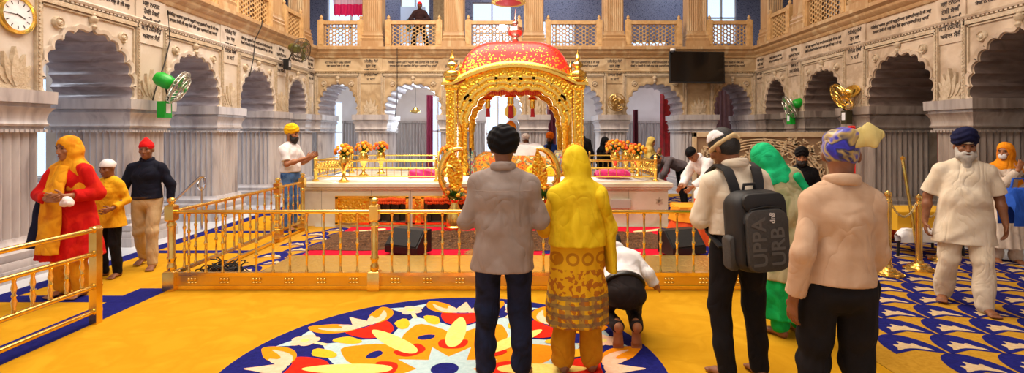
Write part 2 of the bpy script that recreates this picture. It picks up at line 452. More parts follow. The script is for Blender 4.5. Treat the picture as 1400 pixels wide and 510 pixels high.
# tan cladding panel behind the second gallery bay and ceiling of the gallery
structure(MB().box(-3.15, -2.2, 18.42, 18.5, ZG, 7.2).build('trim_1', BRICK, smooth=0))
structure(MB().box(-12.5, 13.5, -4.3, -4, 0, 9).build('wall_front', PLASTER, smooth=0))
gc = MB(); gc.box(XL, XR, -4, YB, 8.8, 9); gc.box(XL-.2, XL, -4, YB, 7.3, 8.8); gc.box(XR, XR+.2, -4, YB, 7.3, 8.8); gc.box(XL, XR, YB, YB+.2, 7.3, 8.8); gc.box(-12.5, XL, -4, 0, 7.3, 7.5); gc.box(XR, 13.5, -4, 0, 7.3, 7.5)
gc.box(XL-3.4, XL, 0, 19, 7.3, 7.5); gc.box(XR, XR+3.4, 0, 19, 7.3, 7.5); gc.box(XL-3.4, XR+3.4, YB, 19, 7.3, 7.5)
structure(gc.build('ceiling', mat('warm_white_plaster', '#d8cab4', .6), smooth=0))

# ---- balustrades of the gallery
def hexlattice(u0, u1, z0, z1, a, t):
    """pierced stone: hexagons (flat top) of side a, with a bar thickness t, clipped to the panel"""
    mb = MB(); seen = set(); s3 = math.sqrt(3)
    nx, nz = int((u1-u0)/(1.5*a))+3, int((z1-z0)/(s3*a))+3
    for i in range(-1, nx):
        for j in range(-1, nz):
            cx = u0+i*1.5*a; cz = z0+j*s3*a+(s3/2*a if i % 2 else 0)
            for k in range(6):
                p = (cx+a*math.cos(PI*k/3), cz+a*math.sin(PI*k/3)); q = (cx+a*math.cos(PI*(k+1)/3), cz+a*math.sin(PI*(k+1)/3))
                m = (round((p[0]+q[0])*500), round((p[1]+q[1])*500))
                if m in seen: continue
                seen.add(m)
                if not all(u0-.001 <= w[0] <= u1+.001 and z0-.001 <= w[1] <= z1+.001 for w in (p, q)): continue
                d = Vector(q)-Vector(p); n = Vector((-d.y, d.x)).normalized()*t/2; e = d.normalized()*t*.2
                P = [Vector(p)-n-e, Vector(q)-n+e, Vector(q)+n+e, Vector(p)+n-e]
                mb.prism([(v.x, v.y) for v in P], -.018, .018)
    return mb
BAL = {}
def balustrade(L, loc, rz, label):
    key = round(L, 2)
    if key in BAL:
        return dup(BAL[key], loc, rz, label)
    r = thing('stone_balustrade', label, 'balustrade', loc, rz, 'pierced stone balustrades of the upper gallery')
    h = .78; pw = .085
    for s_ in (-1, 1):
        mb = MB(); x = s_*(L/2-pw); mb.box(x-pw, x+pw, -.07, .07, 0, h+.02)
        mb.box(x-pw*.55, x+pw*.55, -.085, .085, .1, h-.08)
        p = mb.build('post', JALI, r, 0)
        MB().lathe([(0, 0), (.06, 0), (.06, .02), (.03, .035), (.05, .07), (.045, .1), (.015, .14), (0, .17)], (x, 0, h+.02), 10).build('finial', JALI, p)
    a, b = -L/2+2*pw, L/2-2*pw
    MB().box(a, b, -.06, .06, h-.1, h).build('top_rail', JALI, r, 0)
    MB().box(a, b, -.06, .06, 0, .07).build('bottom_rail', JALI, r, 0)
    hexlattice(a, b, .05, h-.08, .062, .026).build('lattice_panel', JALI, r, 0)
    BAL[key] = r
    return r
names_b = ['in the left corner bay under the pink valance', 'in front of the standing man with red headcloth', 'left of the tall pink spire', 'straight above the right half of the golden canopy', 'directly left of the black television', 'above the black television, in the right corner bay']
for k, (c, h) in enumerate(BB):
    a = piersB[k][1] if k else XL+.2
    L = (1.62 if h > .6 else 1.3)
    cc = c if h > .6 else (c+.05 if k == 0 else c-.05)
    balustrade(L, (cc, YB+.12, ZG), 0, 'pierced balustrade of the back gallery, '+names_b[k])
for sd, X, rz in (('left', XL-.12, PI/2), ('right', XR+.12, -PI/2)):
    for k, (c, h) in enumerate(SB[1:]):
        if k == 0: continue
        nm = {1: 'nearest one in view', 2: 'second one in view from the camera', 3: 'short one by the back corner'}[k]
        balustrade(1.62 if h > .6 else 1.15, (X, c, ZG), rz, f'pierced stone gallery balustrade on the {sd} wall, {nm}')

# ---- carpets
YEL = mat('yellow_carpet', '#cf981a', .95, var=['#c89014', '#d49d1e'], vscale=3, bump=.5, bscale=260, sheen=.0, spec=.1)
NAVY = mat('navy_carpet', '#1f2172', .95, var='#181a60', vscale=30, bump=.4, bscale=260, spec=.1)
CRM = mat('cream_carpet', '#e8cfa0', .95, var='#dcbf8c', vscale=30, spec=.1)
PEACH = mat('peach_carpet', '#f0c3a4', .95, var='#e9b694', vscale=30, spec=.1)
PALE = mat('pale_blue_carpet', '#b9cdcd', .95, var='#a9c2c4', vscale=30, spec=.1)
ORG = mat('orange_carpet', '#ea8f12', .95, var='#e2860e', vscale=30, spec=.1)
REDC = mat('red_carpet', '#e02a12', .95, var='#d02010', vscale=30, spec=.1)
LEAFC = mat('pale_yellow_carpet', '#f4dc7c', .95, var='#edd16c', vscale=30, spec=.1)
CZ = .008
cp = MB(); cp.prism([(-5.32, .3), (2.62, .3), (2.62, 5.6), (-3.72, 5.6), (-3.72, 12.6), (-5.32, 12.6)], 0, CZ, lambda a, b, d: (a, b, d))
ycarpet = tag(cp.build('carpet', YEL, smooth=0), 'wide plain yellow carpet covering the front and left of the hall floor', 'carpet')
bands = MB()
for x0, x1, y0, y1 in [(-5.43, -5.2, .3, 13), (-4.12, -3.78, .3, 5.55), (-5.25, -3.8, 5.1, 5.3), (-5.25, -3.8, 7.17, 7.33), (-5.25, -3.8, 8.62, 8.78), (-5.25, -3.8, 10.4, 10.6)]:
    bands.box(x0, x1, y0, y1, CZ-.004, CZ+.0015+.0005*len(bands.f)/6)
bands.build('blue_band', NAVY, ycarpet, 0)['label'] = 'dark blue border band'
# round medallion woven into the carpet
md = MB(); mm = [NAVY, mat('golden_yellow_carpet', '#f2b62c', .95, var='#eaac22', vscale=30, spec=.1), CRM, PEACH, PALE, ORG, REDC, LEAFC]
MX, MY, MR = -.544, 3.66, 1.58
lay = [CZ+.001]
def pol(pts, mi, ang=0., mirror=True):
    c, s = math.cos(ang), math.sin(ang)
    md.mi = mi; lay[0] += .00002
    md.flat([(MX+x*c-y*s, MY+x*s+y*c) for x, y in pts], lay[0])
def circ(r, cx=0, cy=0, n=40, e=1.): return [(cx+r*math.cos(2*PI*i/n), cy+e*r*math.sin(2*PI*i/n)) for i in range(n)]
def smooth_poly(P, k=2):
    for _ in range(k):
        Q = []
        for i in range(len(P)):
            a, b = P[i], P[(i+1) % len(P)]
            Q += [(a[0]*.75+b[0]*.25, a[1]*.75+b[1]*.25), (a[0]*.25+b[0]*.75, a[1]*.25+b[1]*.75)]
        P = Q
    return P
def sym(P): return P+[(-x, y) for x, y in P[::-1]]
pol(circ(MR, n=160), 0)
E8 = [k*PI/4 for k in range(8)]
for a in E8:      # pale blue bordered petals between the leaves
    b = a+PI/8
    pol([(0, .2)]+smooth_poly([(.27, .60), (.27, .74), (.18, .91), (.05, 1.06), (0, 1.13), (-.05, 1.06), (-.18, .91), (-.27, .74), (-.27, .60), (0, .25)], 2), 4, b)
for a in E8:
    b = a+PI/8
    pol(smooth_poly([(.19, .58), (.19, .70), (.10, .84), (0, .95), (-.10, .84), (-.19, .70), (-.19, .58), (-.1, .3), (.1, .3)], 1), 5, b)
    pol(circ(.065, 0, .60, 20, .55), 0, b)
pol(circ(.56), 5); 
for a in E8:
    b = a+PI/8
    pol(circ(.075, 0, .62, 20, .6), 0, b)
pol([((.40 if k % 2 == 0 else .20)*math.cos(PI*k/8+PI/8), (.40 if k % 2 == 0 else .20)*math.sin(PI*k/8+PI/8)) for k in range(16)], 4)
pol(circ(.1, n=24), 0)
for a in E8:
    pol(smooth_poly([(.125, .44), (.11, .53), (.04, .5), (-.04, .5), (-.11, .53), (-.125, .44), (-.08, .34), (.08, .34)], 2), 6, a)
    for s_ in (-1, 1):       # yellow lozenges
        pol(smooth_poly([(s_*.17, .86), (s_*.23, .84), (s_*.315, .93), (s_*.36, 1.08), (s_*.22, 1.05), (s_*.19, .97)], 1), 1, a)
    pol(smooth_poly([(.20, 1.17), (.08, 1.12), (-.08, 1.12), (-.20, 1.17), (-.19, 1.02), (-.10, .84), (.10, .84), (.19, 1.02)], 2), 6, a)
    pol(smooth_poly([(0, 1.06), (.06, .9), (.085, .64), (.06, .42), (0, .36), (-.06, .42), (-.085, .64), (-.06, .9)], 2), 7, a)
    for s_ in (-1, 1):
        pol(smooth_poly([(s_*.04, 1.14), (s_*.19, 1.13), (s_*.33, 1.22), (s_*.39, 1.36), (s_*.37, 1.5), (s_*.26, 1.44), (s_*.14, 1.36)], 2), 5, a)
        pol(smooth_poly([(s_*.02, 1.13), (s_*.18, 1.155), (s_*.27, 1.24), (s_*.34, 1.42), (s_*.22, 1.28), (s_*.15, 1.24), (s_*.17, 1.36), (s_*.07, 1.26)], 1), 3, a)
    pol(smooth_poly([(.08, 1.14), (.07, 1.26), (.035, 1.34), (0, 1.47), (-.035, 1.34), (-.07, 1.26), (-.08, 1.14)], 2), 3, a)
    b = a+PI/8               # pink flower with blue leaves between two lotuses
    pol([(-.02, 1.08), (.02, 1.08), (.02, 1.25), (-.02, 1.25)], 2, b)
    for an in (-1.1, 1.1):
        pol(rot2(leaf_poly(.22, .06), an*.85, 0, 1.3), 4, b)
    for j in range(5):
        t = PI/2+j*2*PI/5; pol(circ(.055, .065*math.cos(t), 1.31+.065*math.sin(t), 14), 3, b)
    pol(circ(.035, 0, 1.31, 12), 7, b)
md.build('floral_medallion', mm, ycarpet, 0)['label'] = 'round floral medallion in navy, red, orange and cream'

# scalloped carpet, navy and cream on gold
sc_ = MB(); CRMD = mat('beige_carpet', '#cfb48c', .95, var='#bfa27a', vscale=30, spec=.1); GOLDC = mat('ochre_carpet', '#bd8d2c', .95, var='#ad7e22', vscale=30, spec=.1)
sc_.mi = 0; sc_.prism([(2.625, .3), (6.3, .3), (6.3, 14.1), (2.8, 14.1), (2.8, 9.18), (-3.715, 9.18), (-3.715, 5.605), (2.625, 5.605)], 0, CZ+.003, lambda a, b, d: (a, b, d))
zs = CZ+.0045
PW, PH = .43, .37
row = 0; y = .6
while y < 13.5:
    x = -3.6+(PW/2 if row % 2 else 0)
    while x < 6.3:
        ins = (x-PW/2 > (2.64 if y+PH < 9.2 else 2.82) and x < 6.1) or (y > 5.6 and x-PW/2 > -3.72 and y+PH < 9.15)
        if ins and y+PH < 14:
            R_ = PW*.475
            dome = [(x+R_*math.cos(t), y+.05+PH*.82*math.sin(t)) for t in [PI*i/14 for i in range(15)]]
            dome = [(x+R_, y-.03)]+dome+[(x-R_, y-.03), (x-R_*.55, y+.005), (x, y+.045), (x+R_*.55, y+.005)]
            sc_.mi = 1; sc_.flat(dome, zs)
            fl = smooth_poly([(x+.06, y+.06), (x+.17, y-.0), (x+.155, y+.06), (x+.10, y+.12), (x+.09, y+.2), (x+.03, y+.16), (x-.04, y+.26), (x-.06, y+.15), (x-.14, y+.16), (x-.13, y+.09), (x-.18, y+.01), (x-.05, y+.07)], 1)
            fl = [(x+(a-x)*.82, y+.02+(b-y)*.78) for a, b in fl]; sc_.mi = 2; sc_.flat(fl, zs+.0006)
        x += PW
    y += PH; row += 1
tag(sc_.build('patterned_carpet', [GOLDC, NAVY, CRMD], smooth=0), 'navy and cream scallop patterned carpet on ochre, under the right side and beyond the railing', 'carpet')
# ------------------------------------------------------------------ railings
def baluster_prof(z0, z1, r):
    L = z1-z0
    P = [(0, 0), (r*1.5, .0), (r*1.5, .02), (r, .03)]
    for t in (.3, .5, .7): P += [(r, t*L-.02), (r*1.6, t*L-.012), (r*1.6, t*L+.012), (r, t*L+.02)]
    P += [(r, L-.03), (r*1.5, L-.02), (r*1.5, L), (0, L)]
    return P
def rail_post(parent, x, y, H=.98):
    mb = MB(); w = .056
    mb.rect(x, y, w, w, [(0, .006), (.19, .006), (.2, 0), (.21, -.012)])
    mb.lathe([(.03, .2), (.046, .22), (.046, .26), (.034, .28), (.036, .32), (.046, .335), (.046, .35), (.036, .365), (.038, .68), (.048, .69), (.048, .71), (.036, .73), (.03, .75)], (x, y, 0), 14)
    mb.rect(x, y, .044, .044, [(.74, -.01), (.755, .004), (.9, .004), (.915, -.012)])
    p = mb.build('post', GOLDB, parent)
    MB().lathe([(.026, .9), (.04, .915), (.026, .925), (.03, .935), (.042, .955), (.036, .98), (.016, .992), (0, .995)], (x, y, 0), 14).build('finial', GOLDB, p)
def rail_run(parent, a, b, n, zt=.84, panel=False):
    """bars and balusters between two post feet a and b (x, y)"""
    A, B = Vector((a[0], a[1], 0)), Vector((b[0], b[1], 0)); up = Vector((0, 0, 1))
    MB().tube([A+up*zt, B+up*zt], .021, 10).build('top_rail', GOLDB, parent)
    d = (B-A).normalized(); q = Vector((-d.y, d.x, 0))
    for z, h in ((.172, .018), (.03, .02)):
        mb = MB()
        mb.rings([[p+q*.022+up*(z-h), p-q*.022+up*(z-h), p-q*.022+up*(z+h), p+q*.022+up*(z+h)] for p in (A, B)])
        mb.build('lower_rail', GOLDB, parent, 0)
    if panel:
        mb = MB(); mb.rings([[p+q*.008+up*.05, p-q*.008+up*.05, p-q*.008+up*.155, p+q*.008+up*.155] for p in (A, B)])
        pn = mb.build('kick_plate', mat('aged_brass', (.72, .48, .14), .3, 1., bump=.3, bscale=20), parent, 0)
        L = (B-A).length; m = max(2, round(L/.36))
        for i in range(m):
            c = A+d*(L*(i+.5)/m)-q*.014*(1 if q.y > 0 else -1)+up*.103
            o = MB()
            for k in (-1, 0, 1):
                o.ell(c+d*k*.035+up*.012, (.018, .012, .02), 8, 6); o.ell(c+d*k*.035-up*.022, (.02, .01, .01), 8, 6)
            o.build('relief_motif', GOLDB, pn)
    bal = MB().lathe(baluster_prof(.19, zt-.02, .0115), (0, 0, .19), 8)
    me = None
    for i in range(n):
        p = A.lerp(B, (i+.75)/(n+.5))
        if me is None:
            o = bal.build('baluster', GOLDB, parent); me = o.data
        else:
            o = bpy.data.objects.new('baluster', me); COL.objects.link(o); o.parent = parent
        o.location = p

r1 = thing('brass_railing', 'long front brass railing with slim balusters before the white platform', 'railing', (-3.75, 5.5, CZ))
PX = [0, 2.18, 4.36, 6.32]
for x in PX: rail_post(r1, x, 0)
for i in range(3): rail_run(r1, (PX[i]+.05, 0), (PX[i+1]-.05, 0), [11, 11, 10][i], panel=True)
r2 = thing('brass_railing', 'brass side railing running back from the front corner post to the platform', 'railing', (-3.75, 5.5, CZ))
for y in (2.4, 3.3): rail_post(r2, 0, y)
rail_run(r2, (0, .06), (0, 2.34), 11); rail_run(r2, (0, 2.46), (0, 3.24), 4)

r3 = thing('brass_railing', 'near brass railing on the left with short turned balusters between middle bars', 'railing', (-3.77, 4.54, CZ))
MB().rect(0, 0, .034, .034, [(0, .0), (.84, .0), (.86, -.01)]).build('post', GOLDB, r3, 0)
MB().rect(0, -2.0, .034, .034, [(0, .0), (.84, .0), (.86, -.01)]).build('post', GOLDB, r3, 0)
for z in (.83, .62, .33, .11):
    b = MB().tube([(0, .03, z), (0, -3.2, z)], .021, 10).build('rail_bar', GOLDB, r3)
    MB().lathe([(0, -.045), (.03, -.045), (.034, -.03), (.034, .03), (.03, .045), (0, .045)], (0, 0, z), 12, (0, 1, 0)).build('collar', GOLDB, b)
bal = MB().lathe([(.008, .345), (.017, .355), (.012, .38), (.02, .43), (.011, .46), (.018, .475), (.011, .49), (.02, .53), (.012, .575), (.017, .6), (.008, .61)], (0, 0, 0), 8)
me = None
for i in range(20):
    if me is None: o = bal.build('baluster', GOLDB, r3); me = o.data
    else: o = bpy.data.objects.new('baluster', me); COL.objects.link(o); o.parent = r3
    o.location = (0, -.14-.148*i, 0)

# ------------------------------------------------------------------ floor things inside the railing
tag(MB().rect(-.28, 6.07, 2.62, .40, [(CZ+.004, .0), (.13, .0), (.15, -.015)]).build('offering_trough', GOLDN, smooth=0), 'long low gold sheet covered offering trough just behind the front railing', 'trough')
rug = MB(); rug.mi = 0; rug.box(-3.0, 2.45, 6.55, 9.1, CZ+.006, CZ+.014)
rr = random.Random(3)
for i in range(26):
    x, y = -2.8+5.1*((i*.618) % 1), 6.7+2.2*((i*.377) % 1); s = .5+.5*rr.random(); a = rr.random()*6
    rug.mi = 1+(i % 3 == 2); rug.flat(rot2(smooth_poly([(-.42*s, 0), (-.2*s, .13*s), (.1*s, .1*s), (.34*s, .2*s), (.4*s, .05*s), (.2*s, -.03*s), (-.05*s, -.06*s), (-.25*s, -.12*s)], 2), a*.15, x, y), CZ+.0145+i*.00004)
tag(rug.build('rug', [mat('crimson_rug', '#cf1430', .95, var='#b90f28', vscale=20, spec=.1), CRM, NAVY], smooth=0), 'crimson rug with cream swirls in front of the white platform', 'rug')
def rumpled(name, x0, x1, y0, y1, m, amp, z, seed, label, cat, nx=90, ny=50):
    g = np.random.default_rng(seed); mb = MB(); vs = []
    for j in range(ny+1):
        for i in range(nx+1):
            u, v = i/nx, j/ny
            ex = .04*math.sin(9*v+seed)+.03*math.sin(23*v); ey = .05*math.sin(11*u+seed)+.03*math.sin(29*u)
            e = min(1, 6*min(u, 1-u, v, 1-v)+.05)
            vs.append((x0+(x1-x0)*u+ex*(1-2*u), y0+(y1-y0)*v+ey*(1-2*v), z+e*(amp*(.5+.5*math.sin(13*u+5*math.sin(7*v))*math.sin(17*v+3*u))+amp*.8*g.random())))
    mb.add(vs, [(j*(nx+1)+i, j*(nx+1)+i+1, (j+1)*(nx+1)+i+1, (j+1)*(nx+1)+i) for j in range(ny) for i in range(nx)])
    return tag(mb.build(name, m, smooth=0), label, cat)
SHAG = mat('brown_shag', '#4a2c14', .95, var=['#6d4523', '#2c190b', '#8a5c33'], vscale=26, bump=.8, bscale=120)
rumpled('shaggy_mat', -3.05, 2.2, 7.3, 8.62, SHAG, .05, CZ+.018, 4, 'wide dark brown shaggy mat laid over the crimson rug before the platform', 'mat')
rumpled('shaggy_mat', -.75, -.1, 6.62, 7.22, mat('tan_shag', '#8a5a2c', .95, var=['#a9743c', '#5f3a1a'], vscale=30, bump=.8, bscale=120), .05, CZ+.016, 9, 'small lighter brown shaggy mat heaped behind the grey shirted man', 'mat', 30, 40)

def wedge(loc, rz, label):
    r = thing('floor_monitor_speaker', label, 'speaker', loc, rz, 'floor monitor speakers')
    P = [(-.17, 0), (.17, 0), (.17, .1), (-.02, .31), (-.17, .31)]
    MB().prism(P, -.27, .27, lambda a, b, d: (d, a, b)).build('body', BLACK, r, 0, bevel=.008)
    g = MB(); a, b = Vector((.165, .115)), Vector((-.005, .3)); n = Vector((.75, .66))
    q = [a+n*.008, b+n*.008, b-n*.01, a-n*.01]
    g.prism([(p.x, p.y) for p in q], -.25, .25, lambda a, b, d: (d, a, b)).build('grille', mat('black_mesh_grille', '#1b1b1d', .7, bump=.8, bscale=300), r, 0)
    return r
wedge((-1.55, 7.05, CZ+.05), 2.7, 'black wedge floor speaker on the brown mat, left of the grey shirted man')
wedge((2.2, 7.0, CZ+.05), 3.5, 'black wedge floor speaker on the right, beside the backpack wearer')

cb = MB(); rr = random.Random(11)
for k in range(26):
    x0, y0 = rr.uniform(.12, .42), rr.uniform(.1, .32); r = rr.uniform(.06, .17); zz = .02+.2*rr.random()*(1-abs(x0-.27)/.3); a0 = rr.random()*6
    P = [(x0+r*1.25*math.cos(a0+t), y0+.7*r*math.sin(a0+t), max(.012, zz+.05*math.sin(2*t+a0))) for t in [i*.45 for i in range(12)]]
    cb.tube(P, .007, 5)
cbr = tag(cb.build('cable_bundle', mat('black_rubber', '#15131a', .5)), 'tangled bundle of black cables at the left end of the front railing', 'cable'); cbr.location = (-3.64, 5.66, CZ+.006)

# ------------------------------------------------------------------ the platform
PZ = .79
MARB = mat('warm_white_marble', '#ddd2b8', .3, var=['#e4dbc6', '#cfc2a6'], vscale=1.8, detail=6)
pf = thing('marble_platform', 'long low white marble platform carrying the golden canopy, with gold windows in its front', 'platform', (-.6, 9.2, 0))
mb = MB(); X0, X1, Y0, Y1 = -3.9, 2.66, 9.25, 12.1
wins = [(-3.32, -2.05, .05, .53), (-1.93, -.70, .05, .53)]
mb.box(X0, wins[0][0], Y0, Y0+.3, 0, .66); mb.box(wins[0][1], wins[1][0], Y0, Y0+.3, 0, .66); mb.box(wins[1][1], X1, Y0, Y0+.3, 0, .66)
for a, b, z0, z1 in wins: mb.box(a, b, Y0, Y0+.3, 0, z0); mb.box(a, b, Y0, Y0+.3, z1, .66)
mb.box(X0, X1, Y0+.3, Y1, 0, .66)
mb.build('base', MARB, pf, 0, sub=(-.6, 9.2, 0))
mb = MB(); mb.rect((X0+X1)/2, (Y0+Y1)/2, (X1-X0)/2, (Y1-Y0)/2, [(.66, .02), (.68, .05), (.70, .05), (.72, .075), (.775, .075), (PZ, .06)])
mb.build('top_slab', MARB, pf, 0, sub=(-.6, 9.2, 0))
seam = MB()
for x in (-3.6, -2.7, -1.99, -.3, .55, 1.35, 1.95): seam.box(x-.003, x+.003, Y0-.002, Y0, 0 if not any(a < x < b for a, b, _, _ in wins) else .53, .66)
seam.build('joint', mat('dark_joint', '#8d8069', .8), pf, 0, sub=(-.6, 9.2, 0))
DARKIN = mat('dark_wood_interior', '#3a2a1e', .5, var='#4d3a2b', vscale=4)
for k, (a, b, z0, z1) in enumerate(wins):
    fr = MB()
    for x in (a, b, (a+b)/2-.02 if k == 0 else a+.16): fr.box(x-.025, x+.025, Y0-.03, Y0+.06, z0, z1)
    for z in (z0, z1): fr.box(a-.025, b+.025, Y0-.03, Y0+.06, z-.025, z+.025)
    f_ = fr.build('window_frame', GOLD, pf, 0, sub=(-.6, 9.2, 0))
    pn = MB(); xm = (a+b)/2-.04 if k == 0 else a+.14
    pn.box(a+.02, xm, Y0+.01, Y0+.05, z0+.02, z1-.02).build('relief_panel', GOLDE, f_, 0, sub=(-.6, 9.2, 0))
    ip = MB(); ip.box(xm+.06, b-.02, Y0+.27, Y0+.298, z0+.01, z1-.01)
    for i in range(4): u = xm+.1+(b-xm-.15)*i/3; ip.box(u-.03, u+.03, Y0+.2, Y0+.27, z0+.01, z1-.08)
    ip.build('shutter', DARKIN, f_, 0, sub=(-.6, 9.2, 0))
    gl = MB(); rr = random.Random(k)
    xs = xm+.08
    while xs < b-.03:
        t = (xs-xm)/(b-xm); gl.ell((xs, Y0-.045, z1-.03-.02*math.sin(PI*((xs*3) % 1))), (.03, .03, .035), 8, 6)
        gl.ell((xs+.01, Y0-.045, z1-.085-.02*rr.random()), (.026, .026, .03), 8, 6); xs += .042
    tag(gl.build('marigold_garland', mat('marigold_orange', '#f0641a', .8, var='#e24a10', vscale=40)), 'orange marigold garland over the %s gold window of the platform' % ['left', 'right'][k], 'garland')
jb = MB().box(1.62, 1.98, Y0-.06, Y0, .33, .5).build('junction_box', mat('grey_enamel', '#b9b4a8', .5), smooth=0, bevel=.01)
tag(jb, 'pale grey electrical box on the right half of the platform front', 'electrical box')
em = MB()
for a in range(6): em.prism(rot2(leaf_poly(.075, .022), a*PI/3, 2.5, .46), Y0-.012, Y0, lambda x, z, d: (x, d, z))
em.build('carved_flower', CARVE, pf, 0, sub=(-.6, 9.2, 0))

# white sheet and magenta bolsters on top
def softbox(x0, x1, y0, y1, z0, z1, seed=0, amp=.01, r=.04, nx=26, ny=14):
    mb = MB(); vs = []
    g = random.Random(seed); R = []
    for j in range(ny+1):
        v = j/ny; a = PI*v
        row = []
        for i in range(nx+1):
            u = i/nx; e = min(1, 8*u, 8*(1-u))**.5
            yy = (y0+y1)/2-(y1-y0)/2*math.copysign(abs(math.cos(a))**.5, math.cos(a)); zz = z0+(z1-z0)*(math.sin(a)**.45)*(.55+.45*e)
            row.append((x0+(x1-x0)*u, yy+amp*math.sin(9*u+seed+j), zz+amp*math.sin(14*u+3*v*6+seed)*math.sin(a)))
        R.append(row)
    return mb.rings(R, caps=True, closed=False)
sh_ = MB().rect(-.6, 10.3, 3.0, .62, [(PZ+.001, 0), (PZ+.02, 0), (PZ+.03, -.02)])
rumpled('white_sheet', -3.72, 2.4, 9.62, 10.22, WHITE, .03, PZ+.004, 2, 'crumpled white sheet spread over the platform top', 'sheet', 70, 40)
PINK = mat('magenta_satin', '#e0187e', .5, var='#c40f66', vscale=9, sheen=.4)
tag(softbox(-2.15, -1.62, 9.75, 10.0, PZ+.045, PZ+.2, 1).build('bolster', PINK), 'magenta cloth bolster on the platform, left of the canopy', 'bolster')
tag(softbox(1.42, 2.08, 9.66, 9.95, PZ+.06, PZ+.2, 5).build('bolster', PINK), 'magenta cloth bolster on the platform, right of the canopy', 'bolster')

# ------------------------------------------------------------------ gold fences on the platform
def fence(name_label, loc, L, rz, n, filigree=False):
    r = thing('gold_fence', name_label, 'fence', loc, rz, 'gold fences on the platform')
    for x in (0, L):
        p = MB().lathe([(0, 0), (.05, 0), (.05, .025), (.02, .04), (.022, .2), (.032, .22), (.022, .24), (.022, .40), (.032, .415), (.02, .43), (.03, .46), (.012, .485), (0, .49)], (x, 0, 0), 10).build('post', GOLD, r)
    zs_ = (.09, .25, .39) if not filigree else (.09, .39)
    for z in zs_: MB().tube([(0, 0, z), (L, 0, z)], .013, 8).build('rail_bar', GOLD, r)
    if filigree:
        mb = MB()
        m = max(4, round(L/.16))
        for i in range(m):
            c = Vector((L*(i+.5)/m, 0, .24)); h = L/m*.48
            for q in range(2):
                for s_ in (-1, 1):
                    mb.tube([c+Vector((s_*h*(t/10)*math.cos(t*.65+q*PI), 0, .13*(t/10)*math.sin(t*.65+q*PI)+(.0))) for t in range(11)], .007, 5)
            mb.tube([c+Vector((h, 0, -.14)), c+Vector((h, 0, .14))], .006, 5); mb.tube([c+Vector((0, 0, -.14)), c+Vector((0, 0, .14))], .005, 5)
        mb.build('filigree_panel', GOLD, r)
    else:
        for i in range(n):
            x = L*(i+.7)/(n+.4); MB().tube([(x, 0, .09), (x, 0, .25 if i % 1 == 0 else .39)], .008, 6).build('baluster', GOLD, r)
    return r
ZF = PZ+.002
fence('low gold fence along the front edge of the platform, left of the canopy', (-3.82, 9.5, ZF), 2.25, 0, 16)
fence('low gold fence along the front edge of the platform, right of the canopy', (1.2, 9.5, ZF), 1.31, 0, 8)
fence('gold filigree fence along the left end of the platform', (-3.82, 9.56, ZF), 1.9, PI/2, 0, True)
fence('gold filigree fence along the right end of the platform', (2.51, 9.56, ZF), 1.9, PI/2, 0, True)
fence('thin gold fence along the back of the platform, left of the canopy', (-3.8, 11.55, ZF), 1.95, 0, 14)
fence('thin gold fence along the back of the platform, right of the canopy', (1.55, 11.55, ZF), .95, 0, 8)

# ------------------------------------------------------------------ vases of marigolds
GREEN = mat('leaf_green', '#2f5a1e', .6, var='#4a7a2a', vscale=30)
MG1 = mat('marigold_bloom_orange', '#f7981a', .7, var='#ee7a0e', vscale=50); MG2 = mat('marigold_bloom_yellow', '#fbc02c', .7, var='#f5a818', vscale=50)
bl = MB(); bl.lathe([(0, -.03), (.03, -.02), (.045, .0), (.04, .018), (.03, .03), (.018, .036), (0, .038)], (0, 0, 0), 14, (0, 0, 1), (7, -.25))
BL1 = bl.build('marigold', MG1).data
BL2 = BL1.copy(); BL2.materials.clear(); BL2.materials.append(MG2)
BL3 = BL1.copy(); BL3.materials.clear(); BL3.materials.append(mat('gerbera_red', '#ea4a1c', .7))
for o in [o for o in COL.objects if o.name.startswith('marigold') and o.data == BL1]: bpy.data.objects.remove(o)
def bouquet(r, z, rad, hgt, n, seed):
    g = random.Random(seed)
    mb = MB()
    for i in range(110):
        a = g.random()*2*PI; e = g.uniform(-.6, 1.3); L = rad*g.uniform(.75, 1.2)
        d = Vector((math.cos(a)*math.cos(e), math.sin(a)*math.cos(e), math.sin(e)*hgt/rad*.8+.2)); t = Vector((-math.sin(a), math.cos(a), 0))*g.uniform(.014, .026)
        b = Vector((0, 0, z)); m = b+d*L*.6; p = b+d*L
        mb.add([b+d*.03, m-t, p, m+t+Vector((0, 0, .006))], [(0, 1, 2), (0, 2, 3)])
    mb.build('foliage', GREEN, r, 0)
    for i in range(n):
        k = (i+.5)/n; ph = i*2.399; e = math.acos(1-1.25*k)
        d = Vector((math.sin(e)*math.cos(ph), math.sin(e)*math.sin(ph), math.cos(e)))
        o = bpy.data.objects.new('marigold', [BL1, BL2, BL1, BL2, BL1, BL3][g.randrange(6)] if i % 2 else [BL1, BL2][i//2 % 2]); COL.objects.link(o); o.parent = r
        o.location = (d.x*rad, d.y*rad, z+.06+d.z*hgt); o.rotation_euler = Vector((0, 0, 1)).rotation_difference(d).to_euler(); o.scale = (g.uniform(.65, 1.),)*3
URN = [(0, 0), (.085, 0), (.09, .02), (.05, .05), (.028, .09), (.03, .16), (.045, .18), (.03, .2), (.05, .24), (.085, .32), (.09, .38), (.07, .43), (.06, .46), (.085, .5), (.08, .5), (.05, .46), (0, .45)]
def vase(px, Y, z, zt, rad, label, seed, n=20):
    r = thing('flower_vase', label, 'flower vase', ((px-712)*Y/700, Y, z), 0, 'gold vases of marigolds')
    s = (zt-z)/.5
    MB().lathe([(a*min(1.1, s*1.1), b*s) for a, b in URN], (0, 0, 0), 18).build('urn', GOLD, r)
    bouquet(r, zt-z-.02, rad, rad*.85, n, seed)
vase(470, 9.34, PZ+.002, 1.30, .15, 'gold vase of marigolds at the left front corner of the platform, leftmost of all', 1)
vase(497, 10.2, PZ+.04, 1.33, .15, 'gold vase of orange gerberas and marigolds, second from the left end of the platform', 2)
